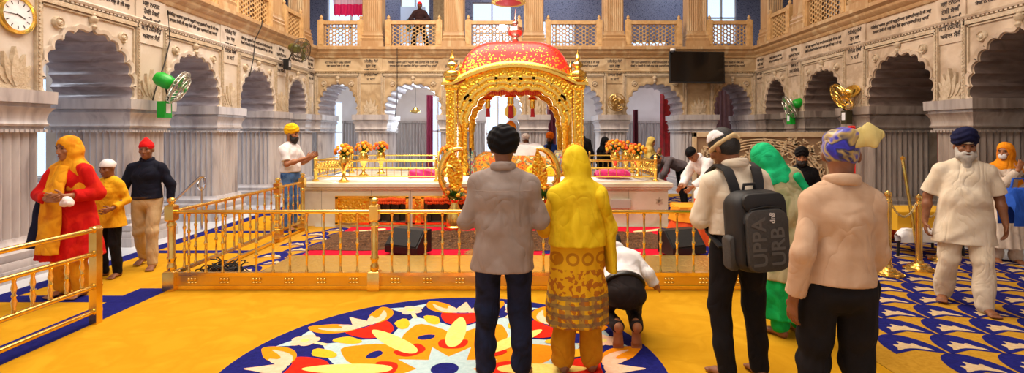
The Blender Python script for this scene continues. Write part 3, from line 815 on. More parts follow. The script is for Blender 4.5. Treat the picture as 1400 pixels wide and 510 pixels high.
vase(521, 10.75, PZ+.04, 1.33, .14, 'gold vase of marigolds, third from the left end of the platform', 3)
vase(612, 10.08, PZ+.04, 1.27, .14, 'gold vase of marigolds standing before the left column of the golden canopy', 4)
vase(786, 10.12, PZ+.04, 1.28, .16, 'gold vase of marigolds standing before the right column of the golden canopy', 5)
vase(841, 10.0, PZ+.04, 1.36, .17, 'gold vase of marigolds on the right of the platform, left one of the close pair', 6, 26)
vase(856, 10.45, PZ+.04, 1.34, .15, 'gold vase of marigolds on the right of the platform, behind the close pair', 7)
vase(872, 9.8, PZ+.04, 1.30, .15, 'gold vase of marigolds nearest the right end of the platform', 8, 24)

# ------------------------------------------------------------------ the golden canopy
YP, YR = 10.5, 12.0
SP = YP/700
def PXX(px): return (px-712)*SP
def PZZ(py): return 1.7+(181-py)*SP
PC = PXX(704)
pk = thing('golden_canopy', 'ornate golden palanquin canopy with lobed arches and red domed roof on the platform', 'canopy', (PC, (YP+YR)/2, PZ))
SUB = (PC, (YP+YR)/2, PZ)
hw = PXX(797)-PC          # outer half width
zc = PZZ(117)             # underside of the cornice
POSTW = .11
for sx in (-1, 1):
    for y in (YP, YR):
        x = PC+sx*(hw-POSTW)
        mb = MB(); mb.rect(x, y, POSTW, POSTW, [(PZ, .05), (PZ+.12, .05), (PZ+.16, .02), (PZ+.22, .03), (PZ+.26, .0), (zc-.1, 0), (zc-.07, .03), (zc, .03)])
        p = mb.build('column', GOLDE, pk, 30, sub=SUB)
        mb = MB()
        for q in (-1, 1): mb.box(x+q*.07-.012, x+q*.07+.012, y-POSTW-.018, y-POSTW, PZ+.3, zc-.1)
        mb.build('column_strip', GOLD, p, 0, sub=SUB)
        xi = PC+sx*(hw-.36)
        if True:
            mb = MB(); mb.lathe([(0, 0), (.1, 0), (.1, .06), (.06, .1), (.08, .16), (.1, .24), (.07, .3), (.065, .34), (.06, .9), (.08, .94), (.07, .99), (.1, 1.06), (.11, 1.12), (0, 1.12)], (xi, y, PZ), 16)
            mb.build('inner_column', GOLDE, pk, 40, sub=SUB)
def palki_arch(y, t, name):
    """lobed arch panel between the columns, in receding layers"""
    zs0 = PZ+1.12; w_in = hw-.47; top = PZZ(123)
    A = lobes([(w_in, zs0), (w_in*.97, zs0+.16), (w_in*.84, zs0+.33), (w_in*.64, zs0+(top-zs0)*.82), (w_in*.38, zs0+(top-zs0)*.94), (0, top)], sag=.2, tip=.1, n=6)
    a = hw-.24
    pr = [(PC+p.x, p.y) for p in A]
    mb = MB()
    def crown(x):  # curved (bangla) top line
        u = x/a; return zc+.02+.34*(1-u*u)
    N = 24
    topl = [(PC+a-2*a*i/N, crown(a-2*a*i/N)) for i in range(N+1)]
    mb.prism([(PC+a, zs0)]+topl+[(PC-a, zs0)]+pr[::-1], y-t, y+t, lambda u, z, d: (u, d, z))
    arch = mb.build(name, GOLDE, pk, 30, sub=SUB)
    sg = -1 if y < 11 else 1
    for off, dp in ((.02, .05), (.13, .035), (.24, .03)):
        o1, o2 = offset_poly(A, off), offset_poly(A, off+.05)
        R = [[(PC+p.x, y+sg*t, p.y), (PC+p.x, y+sg*(t+dp), p.y), (PC+q.x, y+sg*(t+dp), q.y), (PC+q.x, y+sg*t, q.y)] for p, q in zip(o1, o2) if abs(q.x) < a]
        m2 = MB(); m2.rings(R); m2.build('arch_moulding', GOLD, arch, 40, sub=SUB)
    return arch
palki_arch(YP, .06, 'front_arch'); palki_arch(YR, .06, 'rear_arch')
# curved cornice (chajja) with its flat corner pieces
def chajja(name, half, f, dz, dep, depth_len):
    mb = MB(); N = 32; R = []
    for i in range(N+1):
        u = -1+2*i/N; x = half*u
        z = zc+.02+dz*max(0, 1-(u/.86)**2) if abs(u) < .86 else zc+.02
        R.append([f(x, -.0, z), f(x, dep*.55, z-.03), f(x, dep, z-.02), f(x, dep, z+.035), f(x, dep*.6, z+.075), f(x, dep*.55, z+.11), f(x, 0, z+.13)])
    mb.rings(R); return mb.build(name, GOLD, pk, 40, sub=SUB)
YM = (YP+YR)/2; hd = (YR-YP)/2
chajja('cornice', hw+.06, lambda x, d, z: (PC+x, YP-.05-d, z), .36, .13, 0)
chajja('cornice', hw+.06, lambda x, d, z: (PC+x, YR+.05+d, z), .36, .13, 0)
chajja('cornice', hd+.1, lambda x, d, z: (PC-hw+.02-d, YM+x, z), .28, .12, 0)
chajja('cornice', hd+.1, lambda x, d, z: (PC+hw-.02+d, YM+x, z), .28, .12, 0)
# side lintels
for sx in (-1, 1):
    mb = MB(); A = lobes([(hd-.2, PZ+1.2), (hd-.24, PZ+1.42), (hd-.42, PZ+1.66), (0, PZ+1.84)], sag=.2, tip=.1, n=6)
    mb.prism([(hd-.1, PZ+1.2), (hd-.1, zc+.1), (-hd+.1, zc+.1), (-hd+.1, PZ+1.2)]+[(p.x, p.y) for p in A][::-1], -.05, .05, lambda u, z, d: (PC+sx*(hw-POSTW)+d, YM+u, z))
    mb.build('side_arch', GOLDE, pk, 30, sub=SUB)
# domed roof: red cloth over gold, with gold flower scatter
ROOF = bpy.data.materials.new('red_and_gold_roof_cloth'); ROOF.use_nodes = True
N_, L_, B_ = nod(ROOF)
tc = N_.new('ShaderNodeTexCoord'); vo = N_.new('ShaderNodeTexVoronoi'); vo.inputs['Scale'].default_value = 20; L_.new(tc.outputs['Object'], vo.inputs['Vector'])
nz = N_.new('ShaderNodeTexNoise'); nz.inputs['Scale'].default_value = 22; L_.new(tc.outputs['Object'], nz.inputs['Vector'])
sx_ = N_.new('ShaderNodeSeparateXYZ'); L_.new(tc.outputs['Object'], sx_.inputs[0])
mr = N_.new('ShaderNodeMapRange'); mr.inputs['From Min'].default_value = 2.05; mr.inputs['From Max'].default_value = 2.75; mr.inputs['To Min'].default_value = .84; mr.inputs['To Max'].default_value = .40
L_.new(sx_.outputs['Z'], mr.inputs['Value'])
ad = N_.new('ShaderNodeMath'); ad.operation = 'MULTIPLY_ADD'; ad.inputs[1].default_value = .5; L_.new(nz.outputs['Fac'], ad.inputs[0]); L_.new(vo.outputs['Distance'], ad.inputs[2])
lt = N_.new('ShaderNodeMath'); lt.operation = 'LESS_THAN'; L_.new(ad.outputs[0], lt.inputs[0]); L_.new(mr.outputs[0], lt.inputs[1])
mx = N_.new('ShaderNodeMix'); mx.data_type = 'RGBA'; mx.inputs['A'].default_value = lin('#d8261c'); mx.inputs['B'].default_value = (.95, .5, .05, 1)
L_.new(lt.outputs[0], mx.inputs['Factor']); L_.new(mx.outputs['Result'], B_.inputs['Base Color']); L_.new(lt.outputs[0], B_.inputs['Metallic']); B_.inputs['Roughness'].default_value = .38
bp = N_.new('ShaderNodeBump'); bp.inputs['Strength'].default_value = .8; bp.inputs['Distance'].default_value = .02; L_.new(lt.outputs[0], bp.inputs['Height']); L_.new(bp.outputs[0], B_.inputs['Normal'])
mb = MB(); NX, NY = 36, 18; zt = 1.7+(181-60)*YM/700; rw = (PXX(783)-PXX(624))/2; vs = []
def roofz(u, v):
    e = max(0, 1-abs(u)**4.2)**.6*max(0, 1-abs(v)**5)**.5
    return zc+.12+(zt-zc-.12)*e
R = []
for j in range(NY+1):
    v = -1+2*j/NY
    R.append([(PC+rw*(-1+2*i/NX)*(1), YM+(hd+.02)*v, roofz(-1+2*i/NX, v)) for i in range(NX+1)])
mb.rings(R, caps=False, closed=False)
mb.build('roof', ROOF, pk, 60, sub=SUB)
ck = MB(); ck.box(PC-hw+.1, PC+hw-.1, YP+.1, YR-.1, zc+.1, zc+.12)
ck.build('ceiling_cloth', mat('orange_red_silk', '#e0431c', .5, var='#c9301a', vscale=6), pk, 0, sub=SUB)
vl = MB(); n = 30
for y in (YP+.1,):
    for i in range(n):
        x = PC-.75+1.5*(i+.5)/n; vl.prism([(x-.0255, zc+.1), (x+.0255, zc+.1), (x+.022, zc-.17), (x, zc-.2), (x-.022, zc-.17)], y, y+.012, lambda a, b, d: (a, d, b))
vl.build('valance', MATS['orange_red_silk'], pk, 0, sub=SUB)
for sx in (-1, 1):
    for y in (YP, YR):
        x = PC+sx*(hw-.11)
        MB().lathe([(0, 0), (.15, 0), (.16, .03), (.15, .06), (.17, .1), (.16, .16), (.12, .2), (.05, .22), (.05, .25), (.09, .28), (.1, .33), (.07, .38), (.03, .4), (.035, .44), (.05, .46), (.03, .5), (.014, .56), (0, .66)], (x, y-.02, zc+.1), 16, (0, 0, 1), (8, .1)).build('corner_kiosk', GOLD, pk, 40, sub=SUB)
PKG = mat('rose_gold', (.95, .55, .5), .22, 1.)
MB().lathe([(0, 0), (.26, 0), (.24, .04), (.1, .08), (.06, .13), (.06, .17), (.15, .22), (.19, .3), (.16, .38), (.07, .42), (.05, .45), (.07, .48), (.06, .52), (.03, .55), (.022, .62), (0, .82)], (PC, YM, zt-.03), 20).build('spire', PKG, pk, 40, sub=SUB)

# hanging bells with red tassels under the canopy
for k, (px, y0, y1) in enumerate([(667, 128, 160), (698, 124, 162), (728, 128, 160)]):
    Y = 10.9; p = at(px, y0, Y); L = (y1-y0)*Y/700
    r = thing('hanging_tassel', ['left', 'middle, largest', 'right'][k]+' gold bell with dark red tassel hanging inside the golden canopy', 'tassel', p, 0, 'bells hanging in the canopy')
    s = 1.25 if k == 1 else 1
    MB().lathe([(0, 0), (.01*s, 0), (.012*s, -.05), (.05*s, -.06), (.09*s, -.1), (.1*s, -.14), (.06*s, -.15), (.05*s, -.2), (.06*s, -.27), (.045*s, -.32), (0, -.32)], (0, 0, 0), 14).build('bell', GOLD, r)
    MB().lathe([(0, -.3), (.035*s, -.31), (.045*s, -L), (0, -L)], (0, 0, 0), 12, (0, 0, 1), (9, .15)).build('tassel', RED, r)
    MB().tube([(0, 0, -.02), (0, 0, zc+.1-p.z)], .006, 6).build('cord', GOLD, r)

# scripture stand under embroidered cloths
RUM = mat('orange_floral_cloth', '#e8701a', .7, var=['#d8331c', '#f2b52a', '#e98a20', '#2f7a5a', '#f3d9a0'], vscale=11, lo=.33, hi=.68, detail=1.5)
TEAL = mat('teal_floral_cloth', '#2d8a86', .7, var=['#e9cf7a', '#2f6f9a', '#d94a2a'], vscale=16, detail=1.5)
st = thing('scripture_stand', 'low stand draped in orange floral cloth with white cloth mound under the canopy', 'stand', (-.1, 10.95, PZ+.03))
softbox(-.92, .86, -.35, .45, 0, .46, 3, .012).build('floral_cover', RUM, st)
for sx in (-.98, .92): softbox(sx-.12, sx+.12, -.42, .4, 0, .5, 4, .008, nx=12).build('end_cover', TEAL, st)
softbox(-.5, .62, -.28, .38, .36, .64, 7, .014).build('white_cover', WHITE, st)
MB().lathe([(0, .0), (.3, 0), (.32, .03), (0, .07)], (.05, .1, .6), 14).build('cover_fold', WHITE, st)
tag(softbox(.1, .8, 10.25, 10.41, PZ+.03, PZ+.24, 2).build('bolster', mat('yellow_floral_cloth', '#f3cf1c', .7, var=['#f0c010', '#c9361c'], vscale=14, lo=.5, hi=.68)), 'yellow floral bolster before the scripture stand, beside the grey shirted man', 'bolster')
sd = thing('gold_standard', 'gold teardrop emblem on a staff inside the canopy, above the black turban', 'emblem', (at(698, 200, 11.5).x, 11.5, PZ+.03))
tp = at(698, 165, 11.5).z-PZ-.03
MB().tube([(0, 0, 0), (0, 0, tp)], .018, 8).build('staff', GOLD, sd)
for s_, dz, nm in ((1, .05, 'emblem'), (.62, .08, 'emblem_boss')):
    L = .42*s_; P = [(x, z+tp-.02+dz) for x, z in leaf_poly(L, .15*s_, 12)]
    MB().prism(P, -.02-.02*(s_ < 1), .02, lambda a, b, d: (a, d, b)).build(nm, GOLD, sd, 30)
MB().lathe([(0, -.3), (.1, -.28), (.14, -.18), (.1, -.06), (.03, .0), (0, .01)], (0, 0, tp), 14).build('marigold_cover', mat('saffron_cloth', '#f39a12', .7), sd)
mc = thing('microphone_stand', 'slim black microphone on stand at the left end of the scripture stand', 'microphone', (at(643, 220, 10.3).x, 10.3, PZ+.03))
MB().lathe([(0, 0), (.07, 0), (.07, .015), (.01, .02), (.008, .42), (0, .42)], (0, 0, 0), 12).build('stand', BLACK, mc)
MB().lathe([(0, .4), (.016, .41), (.022, .5), (.026, .52), (.022, .56), (0, .57)], (0, 0, 0), 12).build('microphone', BLACK, mc)

# tall gold ornaments before the platform
def ornament(x, y, label, mir):
    r = thing('gold_pedestal_vase', label, 'pedestal vase', (x, y, CZ+.03), 0, 'gold pedestal vases before the platform')
    MB().lathe([(0, 0), (.17, 0), (.17, .03), (.15, .05), (.155, .16), (.13, .28), (.07, .4), (.06, .44), (.11, .5), (.1, .52), (0, .5)], (0, 0, 0), 20).build('vase', GOLDB, r)
    bouquet(r, .52, .2, .16, 14, int(abs(x)*10))
    MB().tube([(0, 0, .45), (0, 0, .9)], .02, 8).build('stem', GOLD, r)
    # big crescent
    P = []; rs = []
    for i in range(25):
        t = i/24; a = PI*(.42+t*1.02)
        P.append((mir*(.06+.30*math.cos(a)), 0, .98+.40*math.sin(a)-.1*t)); rs.append(.012+.05*math.sin(PI*min(1, t*.9+.1)))
    MB().tube(P, rs, 10, .5, (0, 1, 0)).build('crescent', GOLD, r)
    Q = [(mir*(x_+.04), z+.62) for x_, z in rot2(leaf_poly(.78, .15, 14), .1*mir, 0, 0)]
    m2 = MB(); m2.prism(Q, -.03, .03, lambda a, b, d: (a, d, b)); m2.build('leaf_plate', GOLDE, r, 30)
    m3 = MB(); m3.tube([(mir*(-.1+.12*math.cos(a)), -.02, .92+.16*math.sin(a)) for a in [.4+i*.3 for i in range(14)]], .025, 8)
    m3.build('scroll', GOLD, r)
    MB().ell((mir*-.12, 0, .58), (.05, .05, .05), 12, 8).build('orb', GOLD, r)
ornament(-1.15, 8.9, 'gold pedestal vase with crescent scroll, left of the taupe shirted man', 1)
ornament(.40, 8.9, 'gold pedestal vase with crescent scroll, between the taupe shirted man and yellow woman', -1)

# ------------------------------------------------------------------ wall things
def wallfan(name, label, base, nrm, boxc, motorc, cagec, aim, head, cage_c, R=.24, grp=None):
    r = thing('wall_fan', label, 'fan', base, 0, 'wall fans')
    up = Vector((0, 0, 1)); n = Vector(nrm); t = n.cross(up); aim = Vector(aim).normalized()
    if boxc:
        b = MB(); w = .09
        b.add([n*i*.0+n*(.12 if i else .0)+t*w*j+up*.13*k for i in (0, 1) for j in (-1, 1) for k in (-1, 1)], [(0, 1, 3, 2), (4, 6, 7, 5), (0, 4, 5, 1), (2, 3, 7, 6), (0, 2, 6, 4), (1, 5, 7, 3)])
        bx = b.build('mount_box', boxc, r, 0, bevel=.008)
        pl = MB(); pl.add([n*.124+t*w*j*.6+up*(.02+.075*k) for j in (-1, 1) for k in (-1, 1)], [(0, 1, 3, 2)])
        pl.build('paper_notice', WHITE, bx, 0)
    m0 = Vector(head); 
    MB().tube([n*.05+up*.1, n*.12+up*.16, m0-aim*.1], .017, 8).build('arm', BLACK, r)
    MB().lathe([(0, -.25), (.07, -.24), (.11, -.18), (.115, -.06), (.1, .0), (.06, .03), (0, .03)], m0, 16, aim).build('motor', motorc, r)
    q = Vector((0, 0, 1)).rotation_difference(aim).to_matrix(); c0 = m0+aim*.08
    cg = MB()
    for rad, zz in ((R, .05), (R*.98, .0), (R*.7, .11), (R*.4, .125), (R*.7, -.02)):
        cg.tube([c0+q @ Vector((rad*math.cos(a), rad*math.sin(a), zz)) for a in [2*PI*i/36 for i in range(37)]], .006 if rad < R else .010, 6)
    for i in range(24):
        a = 2*PI*i/24
        cg.tube([c0+q @ Vector((rad*math.cos(a), rad*math.sin(a), zz)) for rad, zz in ((.05, .13), (R*.4, .125), (R*.7, .11), (R, .05), (R*.98, 0), (R*.7, -.02), (.06, -.03))], .0032, 4)
    cg.build('cage', cage_c, r)
    bd = MB()
    for i in range(3):
        a = 2*PI*i/3+.3; P = [(.03, -.02), (R*.5, -.07), (R*.88, -.09), (R*.9, .02), (R*.5, .05), (.03, .03)]
        c, s = math.cos(a), math.sin(a)
        bd.prism([(x*c-y*s, x*s+y*c) for x, y in P], .045, .052, lambda a_, b_, d: c0+q @ Vector((a_, b_, d)))
    bd.build('blades', motorc, r)
    MB().lathe([(0, .12), (.045, .12), (.04, .14), (0, .145)], c0, 14, aim).build('hub', motorc, r)
    return r
FG = mat('green_plastic', '#12a22a', .35); WIRE = mat('chrome_wire', '#c9c4b8', .3, .9); FD = mat('olive_enamel', '#5c5a20', .45)
BRONZE = mat('bronze', (.55, .36, .12), .3, 1.)
wallfan('f', 'bright green wall fan on the left wall beside the second arch', at(211, 150, 8.05)+Vector((.10, 0, 0)), (1, 0, 0), FG, FG, None, (.8, .3, -.45), (.2, -.05, .40), WIRE, .27)
wallfan('f', 'dark olive wall fan high in the back left corner', (XL+.11, 12.45, 3.35), (1, 0, 0), BLACK, FD, None, (.9, -.35, -.25), (.38, -.15, .35), mat('dark_wire', '#4a3c2c', .5), .28)
wallfan('f', 'bright green wall fan on the right wall near the carved screen', (XR-.11, 12.3, 2.02), (-1, 0, 0), FG, FG, None, (-.85, .2, -.4), (-.05, -.12, .33), WIRE, .28)
wallfan('f', 'gold coloured wall fan on the right wall', (XR-.11, 10.2, 2.0), (-1, 0, 0), mat('dark_olive_box', '#3a341a', .5), GOLD, None, (-.8, .15, -.5), (-.12, -.1, .45), GOLD, .29)
wallfan('f', 'small bronze wall fan on the back wall right of the golden canopy', at(841, 152, YB-.11), (0, -1, 0), None, BRONZE, None, (0, -1, -.15), (0, -.12, .25), BRONZE, .24)

tv = thing('television', 'large black flat television hung on the back wall', 'television', (at(953, 92, 14.05).x, 14.06, at(953, 92, 14.05).z)); tv.rotation_euler = (-.08, .012, 0)
MB().box(-.76, .76, -.02, .06, -.44, .44).build('case', BLACK, tv, 0, bevel=.012)
MB().box(-.73, .73, -.024, -.018, -.40, .42).build('screen', mat('dark_glass_screen', '#070709', .12), tv, 0)
MB().box(-.2, .2, .06, .35, -.25, .05).build('bracket', BLACK, tv, 0)
sc2 = thing('security_camera', 'small white dome camera at the upper left corner of the television', 'camera', at(920, 71, 13.98))
MB().lathe([(0, 0), (.07, 0), (.075, .03), (.07, .06), (0, .06)], (0, 0, .03), 14).build('housing', WHITE, sc2)
MB().ell((0, 0, .03), (.062, .062, .06), 14, 8).build('dome', mat('smoked_dome', '#44464e', .1), sc2)

ck = thing('wall_clock', 'round gold rimmed wall clock on the left wall beside the nearest arch', 'clock', (XL, 5.92, 3.06)); ck.rotation_euler = (0, PI/2, 0)
MB().lathe([(0, 0), (.2, 0), (.225, .02), (.22, .05), (.19, .06), (.18, .035), (0, .035)], (0, 0, 0), 40).build('rim', GOLD, ck)
MB().lathe([(0, .03), (.178, .03), (.178, .038), (0, .038)], (0, 0, 0), 40).build('dial', WHITE, ck)
for i in range(12):
    c, s = math.cos(i*PI/6), math.sin(i*PI/6)
    tk = MB(); tk.prism([(.125*c-.005*s, .125*s+.005*c), (.16*c-.005*s, .16*s+.005*c), (.16*c+.005*s, .16*s-.005*c), (.125*c+.005*s, .125*s-.005*c)], .038, .041, lambda a, b, d: (a, b, d)); tk.build('hour_mark', INK, ck, 0)
for a, L, w_ in ((1.2, .09, .007), (-1.6, .13, .005)):
    MB().prism(rot2([(-.02, -w_), (L, -w_*.5), (L, w_*.5), (-.02, w_)], a, 0, 0), .041, .045, lambda a, b, d: (a, b, d)).build('hand', INK, ck, 0)

# carved screen in the right back corner
cs = thing('carved_screen', 'wide cream carved panel screen standing in the right back corner', 'screen', (5.13, 10.9, 0))
PALEW = mat('pale_carved_wood', '#e3cba6', .6, var='#d6ba90', vscale=6); SHW = mat('brown_recess', '#a88a6a', .8)
SW = 1.47
MB().box(-SW, SW, .03, .06, .05, 1.66).build('backing', SHW, cs, 0)
fr = MB()
for x in (-SW, SW-.08): fr.box(x, x+.08, -.03, .06, 0, 1.7)
fr.box(-SW, SW, -.03, .06, 1.6, 1.7); fr.box(-SW, SW, -.03, .06, 0, .12); fr.build('frame', PALEW, cs, 0, bevel=.006)
tr = MB()
for q in range(4):
    tr.tube([(1.36*math.cos(a)*(1-.05*q), .0, .55+(1.0-.055*q)*math.sin(a)) for a in [PI*i/40 for i in range(41)]], .014 if q % 2 else .02, 6)
rr = random.Random(21)
for i in range(150):
    cx, cz = rr.uniform(-1.33, 1.33), rr.uniform(.25, 1.55); s = rr.uniform(.05, .1); a0 = rr.random()*6; d = rr.choice((-1, 1))
    tr.tube([(cx+s*(1-k/14)*math.cos(a0+d*k*.5), .0, cz+s*(1-k/14)*math.sin(a0+d*k*.5)) for k in range(13)], [.018-.001*k for k in range(13)], 6)
    for j in range(2):
        tr.prism(rot2(leaf_poly(s*1.3, s*.3, 5), rr.random()*6, cx, cz), -.02, .03, lambda a, b, d_: (a, d_, b))
tr.xf(lambda x, y, z: (max(-SW+.06, min(SW-.06, x)), y, max(.1, min(1.62, z))))
tr.build('tracery', PALEW, cs)

# curtains
def curtain(px0, px1, py0, py1, Y, m, label, name='curtain'):
    a, b = at(px0, py0, Y), at(px1, py1, Y); x0, x1, z0, z1 = a.x, b.x, min(a.z, b.z), max(a.z, b.z)
    mb = MB(); n = max(12, int((x1-x0)/.03)); R = []
    for z in [z0+(z1-z0)*k/8 for k in range(9)]:
        R.append([(x0+(x1-x0)*i/n, Y+.035*math.sin(i*1.4+z*.7)+.01*math.sin(i*3.1), z) for i in range(n+1)])
    mb.rings(R, caps=False, closed=False)
    i0 = len(mb.v); mb.rings([[(x, y+.012, z) for x, y, z in r] for r in R], caps=False, closed=False)
    return tag(mb.build(name, m, smooth=60), label, 'curtain')
curtain(903, 926, 128, 268, 16.2, RED, 'tall red curtain hanging in the passage under the arch left of the television')
curtain(583, 592, 130, 232, 17.6, mat('dark_pink_velvet', '#8c2547', .75), 'narrow dark pink curtain beside the bright window, left of the golden canopy')
curtain(445, 450, 165, 240, 16.6, RED, 'narrow red curtain behind the left corner arch')
curtain(748, 760, 132, 240, 17.2, mat('maroon_velvet', '#5c1020', .8), 'dark maroon curtain seen through the golden canopy')
curtain(866, 872, 150, 240, 16.9, mat('maroon_velvet', '#5c1020', .8), 'thin maroon curtain strip right of the marigold vases, behind the platform')
curtain(952, 1008, 95, 262, 16.4, mat('pink_lit_wall', '#b08a92', .8, var='#a07a84', vscale=4), 'pink sheet standing in for the pink-lit passage wall behind the right corner arch')  # pink light on the passage wall, painted as the sheet's colour
SCAR = mat('scarlet_cloth', '#e8322c', .7)
curtain(1268, 1284, 150, 265, 10.3, SCAR, 'scarlet hanging cloth in the right passage behind the bearded man')
curtain(1161, 1168, 172, 245, 9.95, SCAR, 'narrow scarlet cloth strip hanging before the right wall pier beside the carved screen')
# gallery things
va = MB(); R = []
for k in range(7):
    z = 5.95-.11*k; R.append([(-5.75+1.12*i/40, 15.6+.05*math.sin(i*.9+k*.4)+.02*k, z+(.03*math.sin(i*1.8) if k == 6 else 0)) for i in range(41)])
va.rings(R, caps=False, closed=False); va.mi = 0
for i in range(6*40): va.m[i] = [0, 1, 1, 0, 0, 0][i//40]
tag(va.build('valance', [mat('hot_pink_satin', '#d91a66', .5), mat('pale_lilac_satin', '#d8b8d0', .5)], smooth=60), 'hot pink and lilac gathered valance hung in the left corner of the gallery', 'valance')
fl = thing('floodlight', 'round floodlight glaring behind the gallery balustrade above the canopy', 'lamp', (at(687, 38, 15.4).x, 15.4, at(687, 38, 15.4).z))
MB().lathe([(0, .12), (.05, .12), (.12, .03), (.14, 0), (.13, 0), (.11, .02), (0, .02)], (0, 0, 0), 20, (0, 1, 0)).build('housing', BLACK, fl)
MB().lathe([(0, -.002), (.125, -.002), (.125, .01), (0, .01)], (0, 0, 0), 20, (0, 1, 0)).build('lens', mat('lit_lens', '#dfe9ff', .5, emit=40), fl)
MB().tube([(0, .06, 0), (0, .1, -.3), (0, .1, ZG-fl.location.z)], .02, 8).build('stand', BLACK, fl)
ch = thing('ceremonial_parasol', 'red hanging parasol with gold fringe above the canopy spire, mostly above the frame', 'parasol', at(695, 6, 11.3))
MB().lathe([(0, .32), (.05, .3), (.3, .13), (.36, .07), (.35, .05), (.25, .02), (.1, -.01), (0, -.02)], (0, 0, 0), 24).build('cover', mat('red_silk', '#c8202a', .5), ch)
MB().lathe([(.35, .07), (.365, .07), (.368, .03), (.352, .03)], (0, 0, 0), 48, (0, 0, 1), (24, .04)).build('fringe', GOLD, ch)
MB().tube([(0, 0, .3), (0, 0, 3.2)], .012, 6).build('cord', GOLD, ch)
hl = thing('hanging_lamp', 'small brass lamp hanging in the passage behind the second back arch', 'lamp', at(568, 153, 16.4))
MB().lathe([(0, -.06), (.05, -.05), (.16, .0), (.17, .03), (.1, .06), (.05, .14), (.02, .16), (0, .16)], (0, 0, 0), 16, (0, 0, 1), (6, .1)).build('lamp_body', GOLDB, hl)
MB().tube([(0, 0, .15), (0, 0, ZT-hl.location.z)], .008, 6).build('chain', BLACK, hl)
tb = MB().box(-4.3, -3.42, 18.30, 18.36, 4.9, 6.2).build('banner', mat('pale_blue_print', '#c5d8f0', .6), smooth=0)
tag(tb, 'pale blue printed banner on the rear wall of the gallery beside the standing man', 'banner')
bl_ = MB().box(-4.08, -3.92, 18.285, 18.30, 5.3, 5.75); bl_.box(-3.78, -3.6, 18.285, 18.30, 5.25, 5.85)
bl_.build('printed_motif', mat('dark_green_print', '#2b5a4e', .6), tb, 0)
# loose cables on the walls
def cable(pts, label):
    tag(MB().tube(pts, .011, 6).build('cable', mat('dark_cable', '#2a2420', .6)), label, 'cable')
cable([at(543, 66, 14.25), at(543, 100, 14.35), at(543, 134, 14.42), at(540, 160, 14.4)], 'thin dark cable hanging down the back wall left of the golden canopy')
cable([(XL+.25, 11.1, 4.14), (XL+.23, 11.1, 4.0), (XL+.1, 11.08, 3.7), (XL+.08, 11.05, 3.3), (XL+.08, 10.9, 2.9)], 'thin dark cable running down the left wall beside the third arch')
cable([(XL+.06, 8.4, 3.7), (XL+.08, 8.42, 3.2), (XL+.07, 8.3, 2.8), (XL+.1, 8.05, 2.35), (XL+.1, 8.0, 2.2)], 'thin dark cable on the left wall running down to the green fan')
# handrail and jali rail on the left
hr = thing('handrail', 'slim silver handrail with a scrolled end by the left wall', 'handrail', (-5.55, 8.6, 0))
ST = mat('brushed_steel', '#cfcfd4', .25, 1.)
MB().tube([(.0, -.9, .35), (.0, .25, .93), (.03, .33, .92), (.03, .34, .82)], .02, 8).build('rail', ST, hr)
MB().tube([(0, .3+.1*math.cos(a), .8+.1*math.sin(a)) for a in [i*.5 for i in range(13)]], .02, 8).build('scroll', ST, hr)
for y in (-.85, .3): MB().tube([(0, y, 0), (0, y, .36 if y < 0 else .75)], .02, 8).build('post', ST, hr)
for k, yy in enumerate((7.6, 9.75, 11.8)):
    jr = thing('marble_railing', 'white marble lattice railing in the left passage'+[' behind the nearest pillar', ' seen past the second pillar', ' seen past the third pillar'][k], 'railing', (-8.6, yy, 0), PI/2)
    hexlattice(-.85, .85, .15, .68, .09, .03).build('lattice_panel', PLASTER, jr, 0)
    MB().box(-1, 1, -.07, .07, .68, .8).build('top_rail', PLASTER, jr, 0)
    MB().box(-1, 1, -.08, .08, 0, .14).build('base', PLASTER, jr, 0)
    for x in (-.94, .94): MB().box(x-.09, x+.09, -.08, .08, .1, .72).build('post', PLASTER, jr, 0)

# ------------------------------------------------------------------ right side floor things
def stanchion(x, y, H, label):
    r = thing('rope_stanchion', label, 'stanchion', (x, y, CZ), 0, 'gold rope stanchions')
    MB().lathe([(0, 0), (.17, 0), (.17, .015), (.15, .03), (.13, .035), (.12, .055), (.09, .06), (.08, .08), (.05, .09), (.045, .12), (0, .12)], (0, 0, 0), 24).build('base', GOLDB, r)
    MB().lathe([(0, .1), (.036, .1), (.036, H-.14), (.045, H-.13), (.045, H-.11), (.034, H-.1), (.034, H-.08), (0, H-.08)], (0, 0, 0), 18).build('pole', GOLDB, r)
    MB().lathe([(0, H-.08), (.03, H-.075), (.042, H-.05), (.035, H-.02), (.015, H-.008), (.012, H), (0, H)], (0, 0, 0), 14).build('finial', GOLDB, r)
stanchion(4.36, 6.08, 1.0, 'gold rope stanchion nearest the man in the beige shirt')
stanchion(4.9, 6.3, .93, 'gold rope stanchion beside the bearded man, second of the row')
stanchion(5.55, 6.72, .95, 'gold rope stanchion half hidden behind the bearded man')
def rope(a, b, sag, label):
    A, B = Vector(a), Vector(b); mb = MB(); n = 26
    P = [A.lerp(B, i/n)-Vector((0, 0, sag*4*(i/n)*(1-i/n))) for i in range(n+1)]
    for i in range(n):
        d = P[i+1]-P[i]; c = (P[i]+P[i+1])/2; q = d.normalized(); s = q.cross(Vector((0, 0, 1))).normalized(); u = s.cross(q)
        w_ = s if i % 2 else u
        mb.tube([c+q*(.62*d.length*math.cos(t))+w_*(.013*math.sin(t)) for t in [2*PI*k/8 for k in range(9)]], .0045, 5)
    tag(mb.build('chain', mat('pale_gold_chain', '#cfb98a', .35, .6)), label, 'chain')
rope((4.40, 6.1, .88), (4.86, 6.29, .82), .17, 'pale chain slung between the two front stanchions')
rope((4.94, 6.33, .82), (5.52, 6.70, .84), .2, 'pale chain slung behind the bearded man')
stanchion(4.24, 7.1, .97, 'gold rope stanchion hidden behind the man in the beige shirt')
rope((4.35, 6.13, .88), (4.25, 7.06, .85), .14, 'pale chain running back from the nearest stanchion')
